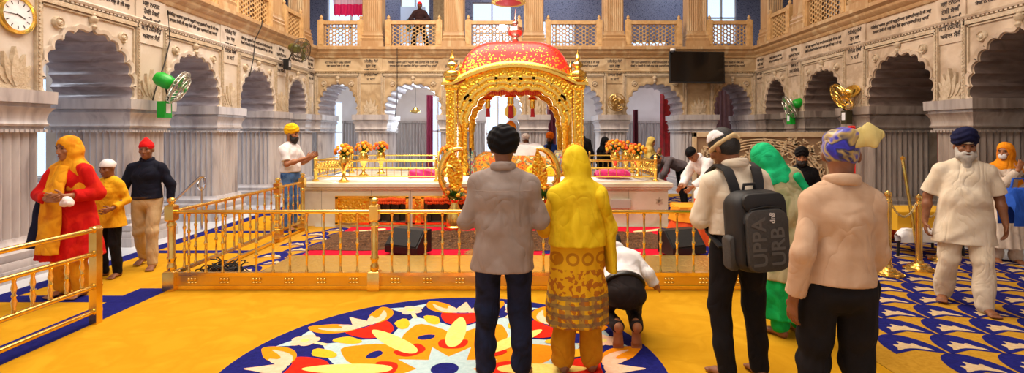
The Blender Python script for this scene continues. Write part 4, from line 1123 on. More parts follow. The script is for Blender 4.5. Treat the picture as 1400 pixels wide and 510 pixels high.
tb = thing('low_table', 'low table under yellow cloth with black legs, behind the bearded man', 'table', (5.62, 7.25, CZ))
MB().box(-.5, .45, -.3, .3, .56, .6).build('top', BLACK, tb, 0)
MB().rect(-.02, 0, .49, .31, [(.36, .012), (.45, .006), (.6, .004), (.615, 0)]).build('yellow_cloth', mat('yellow_cloth', '#d9a51c', .8), tb, 0)
for x in (-.45, .4):
    for y in (-.26, .26): MB().tube([(x, y, .56), (x*1.05, y, 0)], .018, 8).build('leg', BLACK, tb)
softbox(-.55, .1, -.42, -.3, .22, .4, 3).build('white_cloth', WHITE, tb)
pl = thing('brass_pole', 'brass pole leaning beside the bearded man', 'pole', (5.25, 6.75, CZ))
MB().tube([(0, 0, 0), (-.08, .18, 1.32)], .02, 8).build('shaft', GOLDB, pl)
MB().lathe([(0, 0), (.03, 0), (.034, .03), (.0, .06)], (-.08, .18, 1.32), 10).build('cap', GOLDB, pl)
# orange draped table left of the backpack man
ot = thing('draped_table', 'small table draped in orange cloth before the bending white shirted man', 'table', (2.72, 7.95, CZ))
def drape_cyl(r, z0, z1, rx, ry, fl, nf, name, m, amp=.03):
    R = []
    for k in range(9):
        t = k/8; z = z1-(z1-z0)*t
        R.append([((rx+fl*t)*(1+amp*t*math.sin(nf*a)+.02*t*math.sin(3*a))*math.cos(a), (ry+fl*t)*(1+amp*t*math.sin(nf*a+1))*math.sin(a), z) for a in [2*PI*i/72 for i in range(72)]])
    mb = MB(); mb.rings(R); return mb.build(name, m, r)
drape_cyl(ot, .0, .48, .36, .3, .1, 14, 'under_cloth', mat('deep_orange_cloth', '#ee5a10', .75, var='#e04a0c', vscale=5), .05)
drape_cyl(ot, .34, .55, .37, .31, .04, 9, 'top_cloth', mat('saffron_orange_cloth', '#f59a0c', .75), .03)
MB().rect(0, 0, .33, .26, [(.5, 0), (.56, 0), (.57, -.01)]).build('top', mat('saffron_orange_cloth', '#f59a0c', .75), ot, 0)
jr = thing('storage_jar', 'white jar with orange lower half on the orange draped table', 'jar', (2.78, 7.85, CZ+.58))
MB().lathe([(0, 0), (.1, 0), (.12, .04), (.12, .1), (0, .1)], (0, 0, 0), 18).build('lower_band', mat('orange_enamel', '#e05a1a', .4), jr)
MB().lathe([(0, .1), (.12, .1), (.12, .2), (.09, .24), (.09, .26), (0, .26)], (0, 0, 0), 18).build('upper_body', WHITE, jr)
jr = thing('steel_tumbler', 'thin steel tumbler standing at the right of the white jar', 'tumbler', (2.96, 7.86, CZ+.58))
MB().lathe([(0, 0), (.03, 0), (.036, .22), (.032, .22), (.028, .01), (0, .01)], (0, 0, 0), 14).build('cup', ST, jr)
# ------------------------------------------------------------------ people: one continuous skin per body, clothes as surfaces grown round the same joints
F32 = np.float32
def V(*a): return np.array(a, float)
def nrm(v): return v/max(1e-9, np.linalg.norm(v))
def Rm(ax, t):
    c, s = math.cos(t), math.sin(t)
    return {'x': np.array([[1, 0, 0], [0, c, -s], [0, s, c]]), 'y': np.array([[c, 0, s], [0, 1, 0], [-s, 0, c]]), 'z': np.array([[c, -s, 0], [s, c, 0], [0, 0, 1]])}[ax]
def cone(a, b, ra, rb): return ('c', np.array(a, float), np.array(b, float), ra, rb)
def ell(c, r, R=None): return ('e', np.array(c, float), np.array(r, float), np.eye(3) if R is None else R)
def ec(a, b, u, r0, r1): return ('ec', np.array(a, float), np.array(b, float), nrm(np.array(u, float)), r0, r1)
def pbox(p):
    if p[0] == 'c': r = max(p[3], p[4]); return np.minimum(p[1], p[2])-r, np.maximum(p[1], p[2])+r
    if p[0] == 'e':
        e = np.sqrt(((p[3]*p[2])**2).sum(1)); return p[1]-e, p[1]+e
    r = max(p[4]+p[5]); return np.minimum(p[1], p[2])-r, np.maximum(p[1], p[2])+r
def pdist(p, X, Y, Z):
    if p[0] == 'e':
        d = [X-F32(p[1][0]), Y-F32(p[1][1]), Z-F32(p[1][2])]; R = p[3]; s = 0; g = 0
        for i in range(3):
            q = (d[0]*F32(R[0, i])+d[1]*F32(R[1, i])+d[2]*F32(R[2, i]))/F32(p[2][i]); s = s+q*q; g = g+(q/F32(p[2][i]))**2
        k0 = np.sqrt(s); return k0*(k0-1)/np.maximum(np.sqrt(g), F32(1e-5))
    a, b = p[1], p[2]; ab = b-a; L2 = max(1e-9, ab @ ab)
    dx, dy, dz = X-F32(a[0]), Y-F32(a[1]), Z-F32(a[2])
    t = (dx*F32(ab[0])+dy*F32(ab[1])+dz*F32(ab[2]))/F32(L2); tc_ = np.clip(t, 0, 1)
    if p[0] == 'c':
        ex, ey, ez = dx-tc_*F32(ab[0]), dy-tc_*F32(ab[1]), dz-tc_*F32(ab[2])
        return np.sqrt(ex*ex+ey*ey+ez*ez)-(F32(p[3])+F32(p[4]-p[3])*tc_)
    L = math.sqrt(L2); w = ab/L; u = p[3]-w*(p[3] @ w); u = nrm(u); v = np.cross(w, u)
    ru = F32(p[4][0])+F32(p[5][0]-p[4][0])*tc_; rv = F32(p[4][1])+F32(p[5][1]-p[4][1])*tc_
    du = dx*F32(u[0])+dy*F32(u[1])+dz*F32(u[2]); dv = dx*F32(v[0])+dy*F32(v[1])+dz*F32(v[2]); dw = (t-tc_)*F32(L)
    m = np.minimum(ru, rv); qu, qv, qw = du/ru, dv/rv, dw/m
    k0 = np.sqrt(qu*qu+qv*qv+qw*qw); k1 = np.sqrt((qu/ru)**2+(qv/rv)**2+(qw/m)**2)
    return k0*(k0-1)/np.maximum(k1, F32(1e-5))
def field(prims, h, k=.03, pad=.02, disp=None, cuts=(), subs=(), ks=.01):
    los, his = zip(*[pbox(p) for p in prims]); lo = np.min(los, 0)-pad-2*h; hi = np.max(his, 0)+pad+2*h
    for n, c in cuts:      # keep n.p < c : shrink the box along the axes
        n = np.array(n, float)
        for i in range(3):
            e = np.zeros(3); e[i] = 1
            if abs(n @ e) > .999*np.linalg.norm(n):
                if n[i] > 0: hi[i] = min(hi[i], c/n[i]+3*h)
                else: lo[i] = max(lo[i], c/n[i]-3*h)
    N = np.maximum(4, np.ceil((hi-lo)/h).astype(int)+1)
    ax = [(lo[i]+h*np.arange(N[i])).astype(F32) for i in range(3)]
    Fd = np.full(N, 9., F32)
    def sub(p, ext):
        a, b = pbox(p); i0 = np.clip(np.floor((a-ext-lo)/h).astype(int), 0, N); i1 = np.clip(np.ceil((b+ext-lo)/h).astype(int)+1, 0, N)
        if (i1 <= i0).any(): return None
        sl = tuple(slice(i0[i], i1[i]) for i in range(3))
        return sl, ax[0][sl[0]][:, None, None], ax[1][sl[1]][None, :, None], ax[2][sl[2]][None, None, :]
    for p in prims:
        kk = k
        if isinstance(p[-1], dict): kk = p[-1]['k']; p = p[:-1]
        q = sub(p, kk+3*h)
        if q is None: continue
        sl, X, Y, Z = q; d = pdist(p, X, Y, Z).astype(F32); f = Fd[sl]
        hh = np.maximum(kk-np.abs(f-d), 0)/kk
        Fd[sl] = np.minimum(f, d)-hh*hh*F32(kk/4)
    X, Y, Z = ax[0][:, None, None], ax[1][None, :, None], ax[2][None, None, :]
    if disp is not None: Fd = Fd+disp(X, Y, Z).astype(F32)
    for p in subs:
        q = sub(p, .03)
        if q is None: continue
        sl, x, y, z = q; d = -pdist(p, x, y, z).astype(F32); f = Fd[sl]
        hh = np.maximum(ks-np.abs(f-d), 0)/ks
        Fd[sl] = np.maximum(f, d)+hh*hh*F32(ks/4)
    for n, c in cuts: Fd = np.maximum(Fd, X*F32(n[0])+Y*F32(n[1])+Z*F32(n[2])-F32(c))
    Fd[0], Fd[-1], Fd[:, 0], Fd[:, -1], Fd[:, :, 0], Fd[:, :, -1] = (9.,)*6
    return Fd, lo, h
def nets(Fd, lo, h):
    S = Fd < 0; nx, ny, nz = Fd.shape
    cnt = np.zeros((nx-1, ny-1, nz-1), np.int8); C8 = [(i, j, k) for i in (0, 1) for j in (0, 1) for k in (0, 1)]
    for i, j, k in C8: cnt += S[i:nx-1+i, j:ny-1+j, k:nz-1+k]
    act = (cnt > 0) & (cnt < 8); ii = np.argwhere(act)
    idx = np.full(act.shape, -1, np.int64); idx[act] = np.arange(len(ii))
    val = np.stack([Fd[ii[:, 0]+i, ii[:, 1]+j, ii[:, 2]+k] for i, j, k in C8], 1)
    pos = np.zeros((len(ii), 3)); n = np.zeros(len(ii))
    for a in range(8):
        for b in range(a+1, 8):
            A, B = np.array(C8[a]), np.array(C8[b])
            if abs(A-B).sum() != 1: continue
            m = (val[:, a] < 0) != (val[:, b] < 0)
            va, vb = np.clip(val[m, a], -3*h, 3*h), np.clip(val[m, b], -3*h, 3*h)
            t = va/(va-vb); pos[m] += A+(B-A)*t[:, None]; n[m] += 1
    P = lo+h*(ii+pos/n[:, None])
    Q = []
    def quads(M, o, s):
        e = np.argwhere(M)
        if len(e): pass
    for axis in range(3):
        a1, a2 = [(1, 2), (2, 0), (0, 1)][axis]
        sl0 = [slice(1, -1)]*3; sl1 = [slice(1, -1)]*3; sl0[axis] = slice(0, -1); sl1[axis] = slice(1, None)
        s0, s1 = S[tuple(sl0)], S[tuple(sl1)]
        e = np.argwhere(s0 != s1)
        if not len(e): continue
        flip = s0[tuple(e.T)]
        base = e.copy(); 
        for i in range(3):
            if i != axis: base[:, i] += 1
        def cell(d1, d2):
            c = base.copy(); c[:, a1] -= d1; c[:, a2] -= d2; return idx[tuple(c.T)]
        q = np.stack([cell(1, 1), cell(0, 1), cell(0, 0), cell(1, 0)], 1)
        q[~flip] = q[~flip][:, ::-1]; Q.append(q)
    return P, np.concatenate(Q)
def solid(name, m, parent, prims, h, S=1., **kw):
    P, Q = nets(*field(prims, h, **kw)); P = P*S
    me = bpy.data.meshes.new(name)
    me.vertices.add(len(P)); me.vertices.foreach_set('co', P.astype(F32).ravel())
    me.loops.add(Q.size); me.loops.foreach_set('vertex_index', Q.astype(np.int32).ravel())
    me.polygons.add(len(Q)); me.polygons.foreach_set('loop_start', np.arange(0, Q.size, 4, dtype=np.int32))
    me.update(calc_edges=True); me.validate(); me.materials.append(m); me.shade_smooth()
    o = bpy.data.objects.new(name, me); COL.objects.link(o)
    if parent is not None: o.parent = parent
    return o
def folds(amp, fz=16., fx=7., seed=0., vert=0., nv=14, z0=.3, z1=1.3):
    """cloth creases: slanting ripples, and vertical pleats that deepen downwards"""
    s = seed
    def f(X, Y, Z):
        w = np.sin(fx*X+5*Y+s*1.7+1.3*np.sin(7*Z+s)); r = np.sin(fz*Z+2.6*w+5*X*np.sin(s+1))*np.sin(5.2*X+4.1*Y+3*Z+s*2.1)
        r2 = np.sin(31*Z+17*X-9*Y+3*w+s)*.35
        q = np.sin(9*Z+13*np.abs(X+.02*np.sin(s))+1.2*np.sin(6*Y+4*X+s)+s); d = amp*(r+r2+.8*(1-2*np.abs(q)))
        if vert:
            a = np.arctan2(X, Y+1e-4); t = np.clip((z1-Z)/(z1-z0), 0, 1)
            d = d+vert*t*np.sin(nv*a+2*np.sin(2.3*Z+s)+s)
        return d
    return f

SKIN = {'brown': mat('brown_skin', '#8a5636', .55, var='#7a4a2c', vscale=20), 'tan': mat('tan_skin', '#a66c46', .55, var='#98603c', vscale=20), 'dark': mat('dark_skin', '#6d4028', .55, var='#5e3520', vscale=20)}
HAIR = mat('black_hair', '#120d0b', .5, bump=.6, bscale=220); EYE = mat('eye_white', '#d8d2c8', .3); PUP = mat('dark_iris', '#1a0f0a', .2); LIP = mat('lip', '#7d3d30', .5)
GREY_B = mat('grey_beard', '#a39c94', .8, var='#bdb6ad', vscale=14, bump=.4, bscale=160)

def rig(lean=0., twist=0., tilt=0., hp=0., hy=0., hr=0., arms=None, legs=None, pelvis=(0, 0, .93), bulk=1., belly=0.):
    J = {}; pel = V(*pelvis); Pz = Rm('z', twist)
    T = Pz @ Rm('x', -lean) @ Rm('y', tilt); J['T'] = T; J['pel'] = pel; J['bulk'] = bulk; J['belly'] = belly
    up = lambda x, y, z: pel+T @ V(x, y, z-.93)
    J['up'] = up
    J['waist'], J['chest'], J['shl'], J['neck'] = up(0, 0, 1.07), up(0, .0, 1.26), up(0, -.01, 1.385), up(0, -.01, 1.43)
    H = T @ Rm('z', -hy) @ Rm('x', -hp) @ Rm('y', hr); J['H'] = H
    J['hc'] = J['neck']+T @ V(0, .0, .038)+H @ V(0, .025, .128)
    J['sh'] = [up(-.160*bulk, -.008, 1.347), up(.160*bulk, -.008, 1.347)]
    arms = arms or [None, None]; J['arm'] = []
    for i, s in enumerate((-1, 1)):
        a = arms[i]
        if a is None: a = dict(e=(s*.222*bulk, -.03, 1.09), w=(s*.235*bulk, .06, .85))
        e, w = V(*a['e']), V(*a['w'])
        if a.get('t'): e, w = up(*a['e']), up(*a['w'])
        d = nrm(V(*a['d'])) if 'd' in a else nrm(nrm(w-e)+V(0, .05, -.1))
        pn = V(*a['p']) if 'p' in a else T @ V(-s, .15, 0)
        pn = nrm(pn-d*(pn @ d)); J['arm'].append(dict(e=e, w=w, d=d, p=pn, curl=a.get('c', .35), spread=a.get('s', .0)))
    legs = legs or [None, None]; J['leg'] = []
    for i, s in enumerate((-1, 1)):
        l = legs[i] or {}
        hip = pel+Pz @ V(s*.09, 0, -.03); k = V(*l['k']) if 'k' in l else pel*V(1, 1, 0)+Pz @ V(s*.105, .025, .49)
        a = V(*l['a']) if 'a' in l else pel*V(1, 1, 0)+Pz @ V(s*.11, -.02, .085)
        fd = nrm(V(*l['f'])) if 'f' in l else nrm(Pz @ V(s*.18, 1, 0))
        up_ = V(*l['u']) if 'u' in l else V(0, 0, 1)
        J['leg'].append(dict(h=hip, k=k, a=a, f=fd, u=nrm(up_-fd*(up_ @ fd))))
    return J
def P_torso(J, g=0., hips=True):
    T = J['T']; u = T[:, 0]; b = J['bulk']; bl = J['belly']
    fwd = T[:, 1]
    pr = [ec(J['pel'], J['waist']+fwd*bl*.5, u, (.158*b+g, .112+g), (.138*b+g+bl*.3, .098+g+bl*.7)), ec(J['waist']+fwd*bl*.5, J['chest'], u, (.138*b+g+bl*.3, .098+g+bl*.7), (.158*b+g, .112+g)), ec(J['chest'], J['up'](0, 0, 1.36), u, (.158*b+g, .112+g), (.12*b+g, .075+g))]
    for q, s in zip((-1, 1), J['sh']): pr.append(cone(J['up'](q*.04, -.012, 1.41), s, .048+g*.5, .044+g*.8))
    if not hips: pr[0] = ec(J['pel']+(J['waist']-J['pel'])*.3, *pr[0][2:])
    return pr
def P_hand(a, s):
    w, d, p = a['w'], a['d'], a['p']; sd = np.cross(d, p); th = sd*s
    pr = [ec(w+d*.01, w+d*.085, sd, (.028, .018), (.04, .014))+({'k': .012},)]
    for j, L in enumerate((.072, .082, .077, .058)):
        o = (-1.5+j)*s*-1
        b = w+d*.088+sd*(o*.0205); dirv = nrm(d+sd*o*.05*(1+3*a['spread'])); q = b
        for m in range(3):
            ang = a['curl']*(.5+m)*.9; dd = nrm(dirv*math.cos(ang)+p*math.sin(ang)); l = L*(.45, .31, .24)[m]
            pr.append(cone(q, q+dd*l, .0092-.0008*m, .0086-.0008*m)+({'k': .004},)); q = q+dd*l
    b = w+d*.03+th*.022; k1 = b+nrm(d*.6+th*.8+p*.35)*.042; k2 = k1+nrm(d*.9+th*.35+p*.35)*.034
    pr += [cone(b, k1, .0135, .011)+({'k': .01},), cone(k1, k2, .0105, .009)+({'k': .004},)]
    return pr
def P_foot(l):
    a, f, u = l['a'], l['f'], l['u']; sd = np.cross(f, u)
    b = a-u*.085
    pr = [ell(b+u*.036-f*.035, (.034, .036, .042)), cone(a, b+u*.05-f*.01, .036, .036), ec(b+u*.045+f*.0, b+u*.028+f*.125, sd, (.036, .035), (.046, .022))]
    for j in range(5):
        o = (-2+j)*.0185; q = b+u*.016+f*(.135+.012*(1-abs(j-1.2)/3))+sd*o
        pr.append(cone(q-f*.01, q+f*.028, .0125, .0105)+({'k': .005},))
    return pr
def P_body(J):
    H, hc = J['H'], J['hc']; h = lambda x, y, z: hc+H @ V(x, y, z)
    pr = [dict_free(p) for p in P_torso(J, -.012)]
    pr += [cone(J['neck']-J['T'] @ V(0, 0, .03), h(0, -.025, -.06), .056, .052)]
    pr += [ell(h(0, -.012, .025), (.076, .096, .098), H), ell(h(0, .025, -.05), (.058, .066, .075), H), cone(h(0, .05, -.095), h(0, .068, -.1), .026, .02)]
    k_ = {'k': .01}
    pr += [cone(h(0, .088, .008), h(0, .106, -.032), .010, .014)+(k_,), ell(h(-.014, .094, -.036), (.010, .011, .008), H)+(k_,), ell(h(.014, .094, -.036), (.010, .011, .008), H)+(k_,)]
    pr += [ec(h(-.045, .076, .03), h(.045, .076, .03), H[:, 1], (.012, .008), (.012, .008))+(k_,)]
    pr += [ell(h(s*.046, .062, -.025), (.022, .022, .022), H)+(k_,) for s in (-1, 1)]
    pr += [ell(h(s*.079, -.008, -.008), (.011, .021, .032), H @ Rm('z', s*.3))+(k_,) for s in (-1, 1)]
    pr += [ell(h(0, .086, -.062), (.024, .012, .008), H)+(k_,), ell(h(0, .083, -.074), (.021, .012, .008), H)+(k_,)]
    for i, s in enumerate((-1, 1)):
        a = J['arm'][i]; pr += [cone(J['sh'][i], a['e'], .048, .038), cone(a['e'], a['e']+(a['w']-a['e'])*.35, .038, .04), cone(a['e']+(a['w']-a['e'])*.35, a['w'], .039, .026)]
        pr += P_hand(a, s)
        l = J['leg'][i]; c = l['k']+(l['a']-l['k'])*.3-np.cross(np.cross(l['f'], l['u']), nrm(l['a']-l['k']))*0
        pr += [cone(l['h'], l['k'], .082, .052), cone(l['k'], c, .05, .054), cone(c, l['a'], .053, .034)]; pr += P_foot(l)
    return pr
def dict_free(p): return p
def person(label, loc, rz, height, skin, J, h=.009, face=True, eyes=True):
    r = thing('person', label, 'person', loc, rz); S = height/1.72
    B = solid('body', SKIN[skin], r, P_body(J), h, S, k=.03)
    H, hc = J['H'], J['hc']; f = lambda x, y, z: (hc+H @ V(x, y, z))*S
    if eyes:
        for s in (-1, 1):
            q = Matrix([list(map(float, row)) for row in H])
            MB().ell(f(s*.031, .079, .008), (.0115*S, .009*S, .0052*S), 10, 6, q).build('eye', PUP, r)
            MB().tube([f(s*.012, .093, .03), f(s*.03, .093, .037), f(s*.05, .08, .03)], .0032*S, 6).build('eyebrow', HAIR, r)
        MB().ell(f(0, .096, -.068), (.022*S, .006*S, .007*S), 10, 6, Matrix([list(map(float, row)) for row in H])).build('lips', LIP, r)
    J['S'] = S; J['root'] = r; J['h'] = h
    return r
def wear(J, name, m, prims, h=None, label=None, **kw):
    o = solid(name, m, J['root'], prims, h or J['h'], J['S'], **kw)
    if label: o['label'] = label
    return o
# garments -------------------------------------------------
def P_sleeve(J, i, r0, r1, to=1., r2=None):
    a = J['arm'][i]; e, w = a['e'], a['w']
    if to <= 1: return [cone(J['sh'][i], J['sh'][i]+(e-J['sh'][i])*to, r0, r1)]
    t = to-1; b = e+(w-e)*t
    return [cone(J['sh'][i], e, r0, r1), cone(e, b, r1, r2 or r1*.85)]
def shirt(J, m, sleeve=1.95, hem=.80, g=.022, arm=(.058, .052, .042), name='shirt', amp=.006, seed=0., flare=0., collar=True, h=None):
    T = J['T']; b = J['bulk']; pr = P_torso(J, g)
    hp = J['up'](0, 0, hem+.0)
    pr.append(ec(hp, J['waist'], T[:, 0], (.165*b+g+flare, .118+g+flare*.6), (.14*b+g+J['belly']*.3, .1+g+J['belly']*.6)))
    for i in (0, 1): pr += P_sleeve(J, i, arm[0], arm[1], sleeve, arm[2])
    n = -T[:, 2]; cut = (tuple(n), float(n @ hp))
    pr2 = pr
    # the hem plane must not trim hanging sleeves: build torso and sleeves apart
    tor = pr[:6]; slv = pr[6:]
    o = wear(J, name, m, tor+slv, h, k=.03, disp=folds(amp, seed=seed), cuts=()) if False else None
    Fs = []
    A, lo, hh = field(tor+slv, h or J['h'], k=.028, disp=folds(amp, seed=seed))
    N = A.shape; X = (lo[0]+hh*np.arange(N[0]))[:, None, None]; Y = (lo[1]+hh*np.arange(N[1]))[None, :, None]; Z = (lo[2]+hh*np.arange(N[2]))[None, None, :]
    pl = X*n[0]+Y*n[1]+Z*n[2]-n @ hp
    arm_d = np.full(N, 9.)
    for p in slv:
        arm_d = np.minimum(arm_d, pdist(p, X.astype(F32), Y.astype(F32), Z.astype(F32)))
    A = np.maximum(A, np.where(arm_d < .012, -9., pl).astype(F32))
    for i in (0, 1):
        if sleeve > 1:
            a = J['arm'][i]; d = nrm(a['w']-a['e']); c = a['e']+(a['w']-a['e'])*(sleeve-1)
        else:
            a = J['arm'][i]; d = nrm(a['e']-J['sh'][i]); c = J['sh'][i]+(a['e']-J['sh'][i])*sleeve
        q = (X-c[0])*d[0]+(Y-c[1])*d[1]+(Z-c[2])*d[2]; near = ((X-c[0])**2+(Y-c[1])**2+(Z-c[2])**2) < .012
        A = np.maximum(A, np.where(near, q, -9.).astype(F32))
    A[0], A[-1], A[:, 0], A[:, -1], A[:, :, 0], A[:, :, -1] = (9.,)*6
    P, Q = nets(A, lo, hh); P = P*J['S']
    me = bpy.data.meshes.new(name); me.vertices.add(len(P)); me.vertices.foreach_set('co', P.astype(F32).ravel())
    me.loops.add(Q.size); me.loops.foreach_set('vertex_index', Q.astype(np.int32).ravel()); me.polygons.add(len(Q)); me.polygons.foreach_set('loop_start', np.arange(0, Q.size, 4, dtype=np.int32))
    me.update(calc_edges=True); me.validate(); me.materials.append(m); me.shade_smooth()
    o = bpy.data.objects.new(name, me); COL.objects.link(o); o.parent = J['root']
    if collar:
        n0 = J['neck']; t = T
        c = [n0+t @ V(.068*math.cos(a), .066*math.sin(a)-.004, .018+.022*(-math.sin(a))*.6) for a in [PI*(-.5)+2*PI*i/28 for i in range(29)]]
        wear(J, 'collar', m, [cone(c[i], c[i+1], .014, .014) for i in range(28)]+[cone(c[i]+t @ V(0, 0, .022), c[i+1]+t @ V(0, 0, .022), .012, .012) for i in range(28) if not 11 < i < 16], min(J['h'], .009), k=.02)
    return o
def trousers(J, m, r=(.098, .07, .058), hem=.0, amp=.004, seed=1., g=.016, name='trousers', h=None, top=.99):
    pr = [ec(J['pel']+V(0, 0, -.04), J['up'](0, 0, top), J['T'][:, 0], (.165*J['bulk']+g, .118+g), (.148*J['bulk']+g, .104+g))]
    for l in J['leg']:
        e = l['a']+nrm(l['k']-l['a'])*hem
        pr += [cone(l['h'], l['k'], r[0], r[1]), cone(l['k'], e, r[1], r[2])]
    return wear(J, name, m, pr, h, k=.022, disp=folds(amp, 26, 6, seed))
def belt(J, m, z=.985, g=.03, name='belt'):
    T = J['T']; c = J['up'](0, 0, z); n = T[:, 2]
    return wear(J, name, m, [ec(J['up'](0, 0, z-.06), J['up'](0, 0, z+.06), T[:, 0], (.150*J['bulk']+g, .108+g), (.150*J['bulk']+g, .108+g))], min(J['h'], .009), cuts=[(tuple(n), float(n @ c+.018)), (tuple(-n), float(-(n @ c)+.018))])
def turban(J, m, style='round', name='turban', lift=0., h=None):
    H, hc = J['H'], J['hc']; f = lambda x, y, z: hc+H @ V(x, y, z)
    if style == 'peak': pr = [ell(f(0, -.014, .08), (.108, .125, .112), H), ell(f(0, .045, .115), (.075, .075, .085), H), ell(f(0, -.07, .07), (.088, .07, .095), H)]
    elif style == 'flat': pr = [ell(f(0, -.02, .06), (.112, .13, .105), H), ell(f(0, -.06, .03), (.10, .085, .10), H)]
    elif style == 'small': pr = [ell(f(0, -.012, .045), (.086, .106, .09), H), ell(f(0, .0, .13), (.034, .036, .04), H)]
    else: pr = [ell(f(0, -.014, .078), (.106, .122, .108), H), ell(f(0, -.05, .06), (.09, .085, .088), H)]
    amp = .004 if style != 'small' else .002
    Hi = H
    def dsp(X, Y, Z):
        x, y, z = X-hc[0], Y-hc[1], Z-hc[2]
        lx = x*Hi[0, 0]+y*Hi[1, 0]+z*Hi[2, 0]; ly = x*Hi[0, 1]+y*Hi[1, 1]+z*Hi[2, 1]; lz = x*Hi[0, 2]+y*Hi[1, 2]+z*Hi[2, 2]
        return amp*np.sin(120*lz+70*np.abs(lx)*np.sign(ly+.03)+8*lx)
    subs = [ell(f(0, .115, -.005), (.07, .06, .055), H)]
    n = H[:, 2]; c = f(0, 0, .008)
    # lower edge slopes from brow to nape
    sl_ = .75 if style == 'flat' else .28
    n2 = nrm(-(H @ V(0, -sl_, 1)))
    return wear(J, name, m, pr, h or min(J['h'], .009), k=.03, disp=dsp, cuts=[(tuple(n2), float(n2 @ f(0, 0, .0)))], subs=subs)
def hair(J, m=None, back=True, low=-.06):
    H, hc = J['H'], J['hc']; f = lambda x, y, z: hc+H @ V(x, y, z)
    n2 = nrm(-(H @ V(0, -.9, 1)))
    return wear(J, 'hair', m or HAIR, [ell(f(0, -.016, .03), (.083, .103, .105), H), ell(f(0, -.05, -.02), (.07, .06, .07), H)], k=.03, cuts=[(tuple(n2), float(n2 @ f(0, 0, low+.02)))])
def beard(J, m, L=.12):
    H, hc = J['H'], J['hc']; f = lambda x, y, z: hc+H @ V(x, y, z)
    return wear(J, 'beard', m, [ell(f(0, .045, -.085), (.064, .058, .055), H), cone(f(0, .07, -.1), f(0, .075, -.1-L*.7), .05, .028), ell(f(0, .098, -.052), (.034, .012, .010), H), cone(f(-.068, .01, -.02), f(-.055, .04, -.09), .016, .03), cone(f(.068, .01, -.02), f(.055, .04, -.09), .016, .03)], min(J['h'], .008), k=.03, disp=folds(.003, 60, 40, 2), subs=[ell(f(0, .11, -.068), (.02, .02, .006), H)], ks=.004)
def patka(J, m, name='head_cloth', low=.02):
    H, hc = J['H'], J['hc']; f = lambda x, y, z: hc+H @ V(x, y, z); n2 = nrm(-(H @ V(0, -.3, 1)))
    return wear(J, name, m, [ell(f(0, -.014, .032), (.088, .108, .103), H)], min(J['h'], .009), k=.02, disp=folds(.003, 40, 20, 3), cuts=[(tuple(n2), float(n2 @ f(0, 0, low)))])
def veil(J, m, drop=.95, spread=.0, name='headscarf', seed=0., open_=True, vert=.012, back=.0, extra=(), width=1., amp=.005):
    """scarf over the head falling on shoulders and back"""
    H, hc, T = J['H'], J['hc'], J['T']; f = lambda x, y, z: hc+H @ V(x, y, z); b = J['bulk']
    u = T[:, 0]
    pr = [ell(f(0, -.022, .03), (.097, .115, .115), H), ell(f(0, -.03, -.05), (.092, .095, .09), H), cone(f(0, -.045, -.06), J['up'](0, -.045, 1.36), .088, .105)]
    for s in J['sh']: pr.append(cone(J['up'](0, -.02, 1.385), s+T @ V(0, 0, .0), .1, .078))
    pr.append(ec(J['up'](0, -.03, 1.33), J['up'](0, -.03-back, drop-.06), u, (.205*b*width, .125), (.235*b*width+spread, .16+back)))
    n = -T[:, 2]; c = J['up'](0, 0, drop)
    subs = [ell(f(0, .11, -.02), (.066, .085, .088), H)] if open_ else []
    return wear(J, name, m, pr+list(extra), k=.05, disp=folds(amp, 14, 7, seed, vert, 13, drop, 1.4), cuts=[(tuple(n), float(n @ c))], subs=subs)
def skirt(J, m, z0, z1, r0, r1, name='kurta_skirt', seed=0., vert=.012, nv=12, amp=.004, y=0., asp=.75):
    p = J['pel']
    return wear(J, name, m, [ec(V(p[0], p[1]+y, z0-.05), V(p[0], p[1], z1), (1, 0, 0), (r0, r0*asp), (r1, r1*asp))], k=.03, disp=folds(amp, 12, 6, seed, vert, nv, z0, z1), cuts=[((0, 0, -1), -z0)])

def cloth(name, col, var=None, **kw): return mat(name, col, .85, var=var or None, vscale=kw.pop('vscale', 9), bump=.15, bscale=400, spec=.2, crease=kw.pop('crease', .6), cscale=3.6, **kw)
DENIM = cloth('dark_blue_denim', '#15192e', ['#1c2440', '#0d0f1c'], vscale=5)
BLKT = cloth('black_trousers_cloth', '#121013', '#1a171a'); CREAM = cloth('cream_cotton', '#e2d3bd', '#d8c7ae'); BEIGE = cloth('beige_shirt_cloth', '#cba98c', '#c09c7e')
GRYS = cloth('taupe_shirt_cloth', '#9d8d84', '#93837a'); WHT = cloth('white_shirt_cloth', '#e9e4e2', '#dbd6d8'); NAVYT = cloth('navy_turban_cloth', '#0e1030', '#15183c')
BLKC = cloth('black_turban_cloth', '#0b0a0c', '#131114'); LEATH = mat('black_leather', '#15110f', .4)
FZ = CZ+.001
def gx(px, Y): return (px-712)*Y/700

# 1 -- man in the taupe shirt, seen from behind
J = rig(hp=.28, arms=[dict(e=(-.252, .0, 1.09), w=(-.10, .25, 1.12), d=(.6, .5, .35), p=(.3, -.6, .5)), dict(e=(.252, .0, 1.09), w=(.10, .25, 1.12), d=(-.6, .5, .35), p=(-.3, -.6, .5))],
        legs=[dict(k=(-.115, .02, .49), a=(-.125, -.02, .085)), dict(k=(.115, .02, .49), a=(.13, -.02, .085))], bulk=1.06, belly=.02)
person('man from behind in taupe shirt, black turban and dark jeans on the medallion', (gx(688, 3.5), 3.5, FZ), 0, 1.715, 'brown', J, .0075)
o = shirt(J, GRYS, 1.9, .765, .03, (.064, .06, .05), seed=1.2, amp=.007, flare=.015)
trousers(J, DENIM, (.104, .078, .066), .02, seed=2, amp=.006)
turban(J, BLKC, 'flat')
T0 = J['root']; S = J['S']
yk = MB(); yk.tube([(-.2*S, -.142*S, 1.315*S), (-.1*S, -.158*S, 1.31*S), (0, -.16*S, 1.308*S), (.1*S, -.158*S, 1.31*S), (.2*S, -.142*S, 1.315*S)], .003, 5); 
